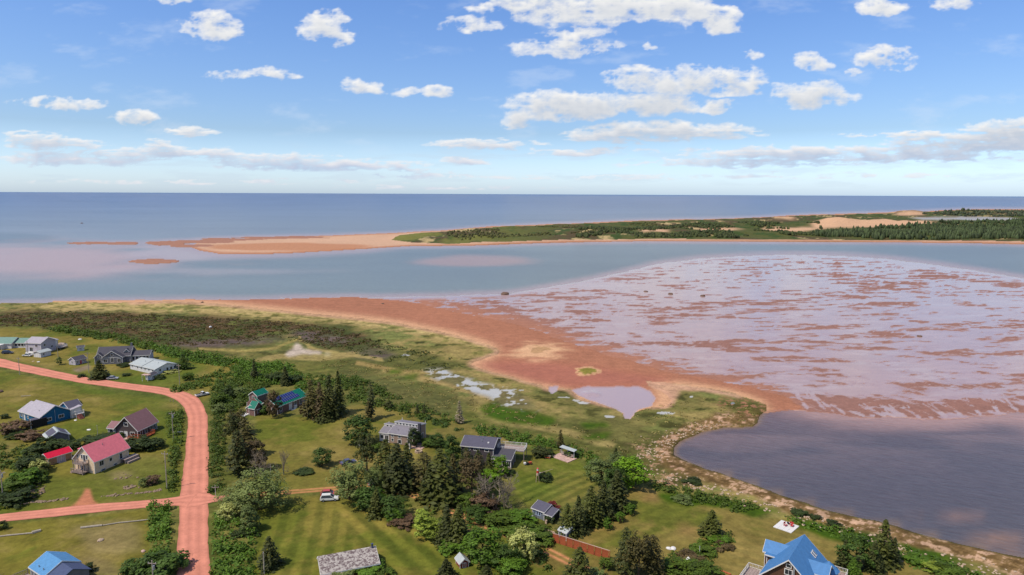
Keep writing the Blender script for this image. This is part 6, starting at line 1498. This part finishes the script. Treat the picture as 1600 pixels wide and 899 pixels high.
# stakes by the road
for x, lab in ((266, 'left short stake on the verge inside the road bend'), (271, 'right short stake on the verge inside the road bend')):
    p = at_px(x, 628); e = empty('stake', (p.x, p.y, Hz(p.x, p.y)), 0, lab, 'stake'); MB().box(-.06, -.06, -.3, .06, .06, 1.0).build('post', 'grey_wood', e)
p = at_px(272, 680); e = empty('road_sign', (p.x, p.y, Hz(p.x, p.y)), R(5), 'pale horizontal rail on posts at the hedge beside the road', 'rail')
MB().box(-.1, -.05, .9, 2.4, .05, 1.15).build('rail', 'white_trim', e)
for x in (0, 2.2): MB().box(x, -.12, -.3, x + .1, -.052, 1.1).build('post', 'grey_wood', e)
# ---------------------------------------------------------------- red board fence
pts = [at_px(864, 847), at_px(905, 862), at_px(952, 875)]
a, b_ = pts[0], pts[-1]; d = b_ - a; Lf = math.hypot(d.x, d.y)
e = empty('board_fence', (a.x, a.y, Hz(a.x, a.y)), math.atan2(d.y, d.x), 'long reddish board fence beside the clay track', 'fence')
nb = 8; bw = Lf / nb; hf = 2.0
pm = MB().box(0, -.07, -.4, .14, .07, hf + .1).build('post', 'red_wood'); pmd = pm.data; bpy.data.objects.remove(pm)
bdm = MB().box(0, -.02, 0, .19, .02, hf).build('board', 'red_wood'); bdd = bdm.data; bpy.data.objects.remove(bdm)
for i in range(nb + 1):
    o = bpy.data.objects.new('post', pmd); COL.objects.link(o); o.parent = e; o.location = (i * bw, 0, 0)
    if i < nb:
        MB().box(i * bw + .14, .03, .4, (i + 1) * bw, .08, .5).box(i * bw + .14, .03, 1.5, (i + 1) * bw, .08, 1.6).build('rail', 'red_wood', e)
        k = int((bw - .14) / .205)
        for j in range(k):
            o = bpy.data.objects.new('board', bdd); COL.objects.link(o); o.parent = e; o.location = (i * bw + .15 + j * .205, rnt.uniform(-.008, .008), rnt.uniform(-.02, .02))
MB().box(0, -.06, hf + .11, Lf + .1, .1, hf + .17).build('cap_rail', 'pink_stone', e)
# low timber edging behind it
p = at_px(847, 828); q_ = at_px(870, 836); d = q_ - p
e = empty('timber_edging', (p.x, p.y, Hz(p.x, p.y)), math.atan2(d.y, d.x), 'low timber edging between the garden shed and the red fence', 'edging'); MB().box(0, -.1, -.2, d.length, .1, .5).build('beam', 'pale_stone', e)
# ---------------------------------------------------------------- lawn things
def obj_at(name, px, py, rz, label, cat, group=None): p = at_px(px, py); return empty(name, (p.x, p.y, Hz(p.x, p.y)), R(rz), label, cat, group)
e = obj_at('lawn_ornament', 840, 753, 0, 'red and white windmill ornament on wooden legs in the striped lawn', 'ornament')
for x, y in ((-.45, -.4), (.45, -.4), (-.45, .4), (.45, .4)): MB().tube((x, y, -.2), (x * .6, y * .6, 1.9), .06, k=6).build('leg', 'pale_stone', e)
MB().tube((0, 0, 1.9), (0, 0, 2.6), .42, .36, k=8).build('tower', 'pale_stone', e); MB().tube((0, 0, 2.602), (0, 0, 3.3), .36, .30, k=8).build('red_band', 'red_paint', e); MB().tube((0, 0, 3.302), (0, 0, 3.8), .30, .26, k=8).build('white_band', 'white_trim', e); MB().tube((0, 0, 3.802), (0, 0, 4.2), .34, .02, k=8).build('cap', 'red_paint', e)
MB().box(.3, -.05, 2.5, .75, .05, 2.8).build('sail', 'white_trim', e); MB().tube((.7, 0, 2.6), (4.2, 1.2, 3.2), .07, .04, k=6).build('boom', 'pale_stone', e)
e = obj_at('lawn_tractor', 826, 726, 20, 'small red lawn tractor on the striped lawn', 'tractor')
MB().box(.1, -.35, .35, .95, .35, .8).build('hood', 'orange_box', e); MB().box(-.8, -.42, .3, .08, .42, .5).build('chassis', 'black', e); MB().box(-.6, -.25, .51, -.15, .25, .6).box(-.7, -.25, .6, -.58, .25, 1.0).build('seat', 'black', e)
for x, r_ in ((-.55, .32), (.7, .22)):
    for s in (-1, 1): MB().tube((x, s * .42, r_), (x, s * .6, r_), r_, k=10).build('wheel', 'rubber', e)
MB().box(-1.5, -.4, .3, -.9, .4, .75).build('grass_bag', 'white_trim', e)
e = obj_at('picnic_table', 856, 716, -15, 'wooden picnic table left of the pergola', 'table')
MB().box(-.9, -.38, .7, .9, .38, .76).build('table_top', 'pale_stone', e)
for s in (-1, 1): MB().box(-.9, s * .75 - .13, .42, .9, s * .75 + .13, .47).build('bench_seat', 'orange_box', e); MB().box(s * .6 - .05, -.8, 0, s * .6 + .05, .8, .41).build('leg', 'grey_wood', e)
e = obj_at('fire_ring', 654, 707, 0, 'round pale stone fire ring on the lawn below the beige house', 'fire ring')
for k in range(10): a_ = k * math.pi / 5; MB().box(-.28, -.2, -.1, .28, .2, .55).build('stone', 'pale_stone', e).matrix_local = Matrix.Translation((math.cos(a_) * .95, math.sin(a_) * .95, 0)) @ Matrix.Rotation(a_ + math.pi / 2, 4, 'Z')
MB().tube((0, 0, -.1), (0, 0, .2), .7, k=10).build('ash_bed', 'rubber', e)
# white platform with red chairs
p0, p1, p2 = at_px(1208, 824), at_px(1231, 832), at_px(1221, 813)
d = p1 - p0; e = empty('patio', (p0.x, p0.y, Hz(p0.x, p0.y)), math.atan2(d.y, d.x), 'pale square stone terrace at the upper edge of the lawn by the blue roof', 'terrace')
for i in range(4):
    for j in range(4): MB().box(i * 1.1, j * 1.2, -.2, i * 1.1 + 1.07, j * 1.2 + 1.17, .16).build('paving_slab', 'white_trim', e)
cx_, cy_ = p0.x, p0.y
for k, (dx, dy, rz, lab) in enumerate(((2.0, 2.4, 30, 'red garden chair on the left of the pale terrace'), (3.2, 3.2, -40, 'red garden chair on the right of the pale terrace'), (2.6, 3.9, 180, 'red garden chair at the back of the pale terrace'))):
    an = math.atan2(d.y, d.x); x = p0.x + dx * math.cos(an) - dy * math.sin(an); y = p0.y + dx * math.sin(an) + dy * math.cos(an)
    c = empty('garden_chair', (x, y, Hz(p0.x, p0.y) + .16), R(rz), lab, 'chair', 'red garden chairs on the terrace'); MB().box(-.33, -.33, .3, .33, .33, .37).build('seat', 'red_paint', c); MB().box(-.33, .3, .372, .33, .36, .95).build('backrest', 'red_paint', c)
    for sx_ in (-.3, .3):
        for sy_ in (-.28, .28): MB().box(sx_ - .03, sy_ - .03, 0, sx_ + .03, sy_ + .03, .3).build('leg', 'red_paint', c)
        MB().box(sx_ - .05, -.33, .55, sx_ + .05, .3, .6).build('armrest', 'white_trim', c)
e = obj_at('fire_bowl', 1232, 820, 0, 'small dark fire bowl at the edge of the pale terrace', 'fire bowl'); MB().tube((0, 0, .0), (0, 0, .5), .2, .45, k=10).build('bowl', 'black', e)
# low finds in the grass
def stone(px, py, r, label, mat='pale_stone', group=None, flat=.6, cat='stone', name='stone', z=0):
    import bmesh
    bm = bmesh.new(); bmesh.ops.create_icosphere(bm, subdivisions=2, radius=r)
    for v in bm.verts: v.co *= 1 + .22 * (rnt.random() - .5) ; v.co.z *= flat; v.co.x *= 1.25
    me = bpy.data.meshes.new(name); bm.to_mesh(me); bm.free(); me.materials.append(M[mat]); o = bpy.data.objects.new(name, me); COL.objects.link(o)
    p = at_px(px, py); o.location = (p.x, p.y, Hz(p.x, p.y) + r * flat * .3); o.rotation_euler = (0, 0, rnt.uniform(0, 3)); tag(o, label, cat, group); return o
stone(1045, 858, .55, 'left one of two white boulders in the bed of the right lawns', 'white_trim'); stone(1052, 858, .6, 'right one of two white boulders in the bed of the right lawns', 'white_trim')
stone(118, 657, .5, 'white stone on the grass right of the blue house stairs', 'white_trim', flat=.35); stone(139, 672, .6, 'white stone on the grass below the meadow, left of the brown house', 'white_trim', flat=.35)
stone(125, 531, .8, 'pale stone on the lawn beyond the tiny white shed', 'white_trim'); stone(60, 566, .6, 'white stone on the lawn below the white garage', 'white_trim', flat=.4); stone(52, 565, .5, 'smaller pale stone left of its neighbour below the white garage', 'pale_stone', flat=.4)
stone(127, 588, 1.2, 'flat brown stone pile at the driveway end by the far left road', 'boulder'); stone(0, 613, 1.1, 'brown boulder at the left picture edge in the meadow', 'boulder'); stone(157, 845, .6, 'grey stone in the rough lawn above the blue cottage', 'pale_stone'); stone(224, 862, .45, 'pinkish stone beside the road hedge', 'pink_stone')
stone(789, 460, 3.2, 'large dark rock at the waterline of the channel', 'boulder', flat=.45, cat='rock', name='rock'); stone(1048, 460, 1.6, 'dark rock on the wet flats, left of the small pair', 'boulder', flat=.6, cat='rock', name='rock'); stone(1098, 463, 1.6, 'dark rock on the wet flats, right of the small pair', 'boulder', flat=.6, cat='rock', name='rock')
stone(1009, 456, 1.6, 'dark rock on the wet flats nearest the channel', 'boulder', flat=.4, cat='rock', name='rock'); stone(1437, 526, 1.2, 'small dark rock far out on the right flats', 'boulder', flat=.5, cat='rock', name='rock'); stone(598, 475, 1.0, 'small brown rock on the beach by the channel', 'boulder', flat=.5, cat='rock', name='rock'); stone(316, 473, 1.0, 'tiny dark rock on the beach at the left', 'boulder', flat=.6, cat='rock', name='rock')
stone(329, 512, .7, 'single pale block in the dark scrub belt', 'white_trim', flat=1.1); stone(128, 356 - 6, 3.0, 'tiny dark boat shaped float far out on the left water', 'boulder', flat=.5, cat='buoy', name='buoy').location.z = .3
def stone_row(name, label, pxs, n, r, seed, mat='pale_stone', kindcat='stone row', wid=.6):
    g = random.Random(seed); pw = [at_px(x, y) for x, y in pxs]; e = empty(name, (pw[0].x, pw[0].y, Hz(pw[0].x, pw[0].y)), 0, label, kindcat)
    import bmesh
    bm = bmesh.new(); bmesh.ops.create_icosphere(bm, subdivisions=1, radius=1.0)
    for v in bm.verts: v.co *= 1 + .3 * (g.random() - .5)
    me = bpy.data.meshes.new('stone'); bm.to_mesh(me); bm.free(); me.materials.append(M[mat])
    for i in range(n):
        t_ = g.random() * (len(pw) - 1); k = int(t_); f = t_ - k; c = pw[k].lerp(pw[k + 1], f); x = c.x + g.gauss(0, wid); y = c.y + g.gauss(0, wid)
        o = bpy.data.objects.new('stone', me); COL.objects.link(o); o.parent = e; s = r * g.uniform(.5, 1.3)
        o.location = (x - e.location.x, y - e.location.y, Hz(x, y) - e.location.z + s * .15); o.scale = (s * g.uniform(.9, 1.5), s, s * .6); o.rotation_euler = (g.uniform(-.3, .3), g.uniform(-.3, .3), g.uniform(0, 6))
    return e
stone_row('stone_row', 'row of stones along the lawn edge above the side road, right of the stub drive', [(161,776),(185,774),(215,771),(240,768),(254,765)], 80, .32, 1, 'field_stone', wid=.3)
stone_row('stone_row', 'row of stones left of the stub drive above the side road', [(16,789),(50,786),(80,783),(105,780)], 74, .34, 2, 'field_stone', wid=.3)
stone_row('stone_heap', 'scattered pinkish stones on the slope left of the pink roofed house', [(42,768),(60,762),(48,775),(66,766)], 24, .5, 3, 'field_stone', 'stones', 1.2)
stone_row('stone_heap', 'pale stones around a bare patch below the pink roofed house', [(180,749),(195,745),(212,746)], 16, .3, 4, 'field_stone', kindcat='stones', wid=.9)
stone_row('stone_heap', 'low rubble at the foot of the lilac bush', [(193,764),(205,762),(216,759)], 18, .38, 5, 'field_stone', kindcat='stones', wid=.6)
stone_row('shore_stones', 'pale stones strewn along the wrack line of the bay', [(1010,735),(1040,746),(1100,762),(1160,778),(1230,800),(1300,822),(1380,846),(1420,862),(1500,884),(1580,900)], 290, .34, 6, kindcat='stones', wid=2.2)
stone_row('shore_stones', 'pale stones on the bank where the headland meets the bay', [(1006,718),(1030,700),(1050,685),(1080,672),(1120,665)], 200, .32, 7, kindcat='stones', wid=2.4)
# long pale logs
def log(pts_, label, r=.22, mat='pole_wood'):
    pw = [at_px(x, y) for x, y in pts_]; o_ = pw[0]; e = empty('log_barrier', (o_.x, o_.y, Hz(o_.x, o_.y)), 0, label, 'log')
    for i in range(len(pw) - 1):
        a, b_ = pw[i], pw[i + 1]; MB().tube((a.x - o_.x, a.y - o_.y, Hz(a.x, a.y) - e.location.z + .18), (b_.x - o_.x, b_.y - o_.y, Hz(b_.x, b_.y) - e.location.z + .18), r, r * .85, k=7).build('log', mat, e)
    return e
log([(126,826),(142,824),(160,822)], 'broken pale log rail across the rough lawn below the side road', .3); log([(161,822),(185,818),(215,815),(232,813)], 'thin pale log rail continuing to the road hedge below the side road', .16)
log([(-30,843),(10,838),(40,835),(52,834)], 'grey log rail on the lawn at the bottom left', .2); log([(50,834),(64,830)], 'stout pale log end on the lawn at the bottom left', .45)
log([(33,620),(48,619)], 'pale plank lying in the meadow behind the blue house', .15)
# things near bottom right bed
e = obj_at('garden_shrine', 1076, 882, 10, 'small orange and white garden stand in the bed at the bottom', 'garden stand'); MB().box(-.35, -.3, -.2, .35, .3, 1.1).build('box', 'orange_box', e); MB().prism([(-.5, 1.1), (.5, 1.1), (0, 1.6)], 'y', -.4, .4).build('roof', 'white_trim', e)
stone(1083, 881, .55, 'white boulder beside the orange garden stand', 'white_trim')
log([(1127,893),(1142,899)], 'reddish beam at the bottom edge of the right lawn', .2, 'red_wood')
e = obj_at('garden_bench', 816, 805, 0, 'pale garden bench left of the grey garden shed', 'bench'); MB().box(-.6, -.2, .38, .6, .2, .44).build('seat', 'white_trim', e); MB().box(-.6, .2, .45, .6, .25, .85).build('backrest', 'white_trim', e)
for s in (-.5, .5): MB().box(s - .05, -.18, -.1, s + .05, .18, .378).build('leg', 'white_trim', e)
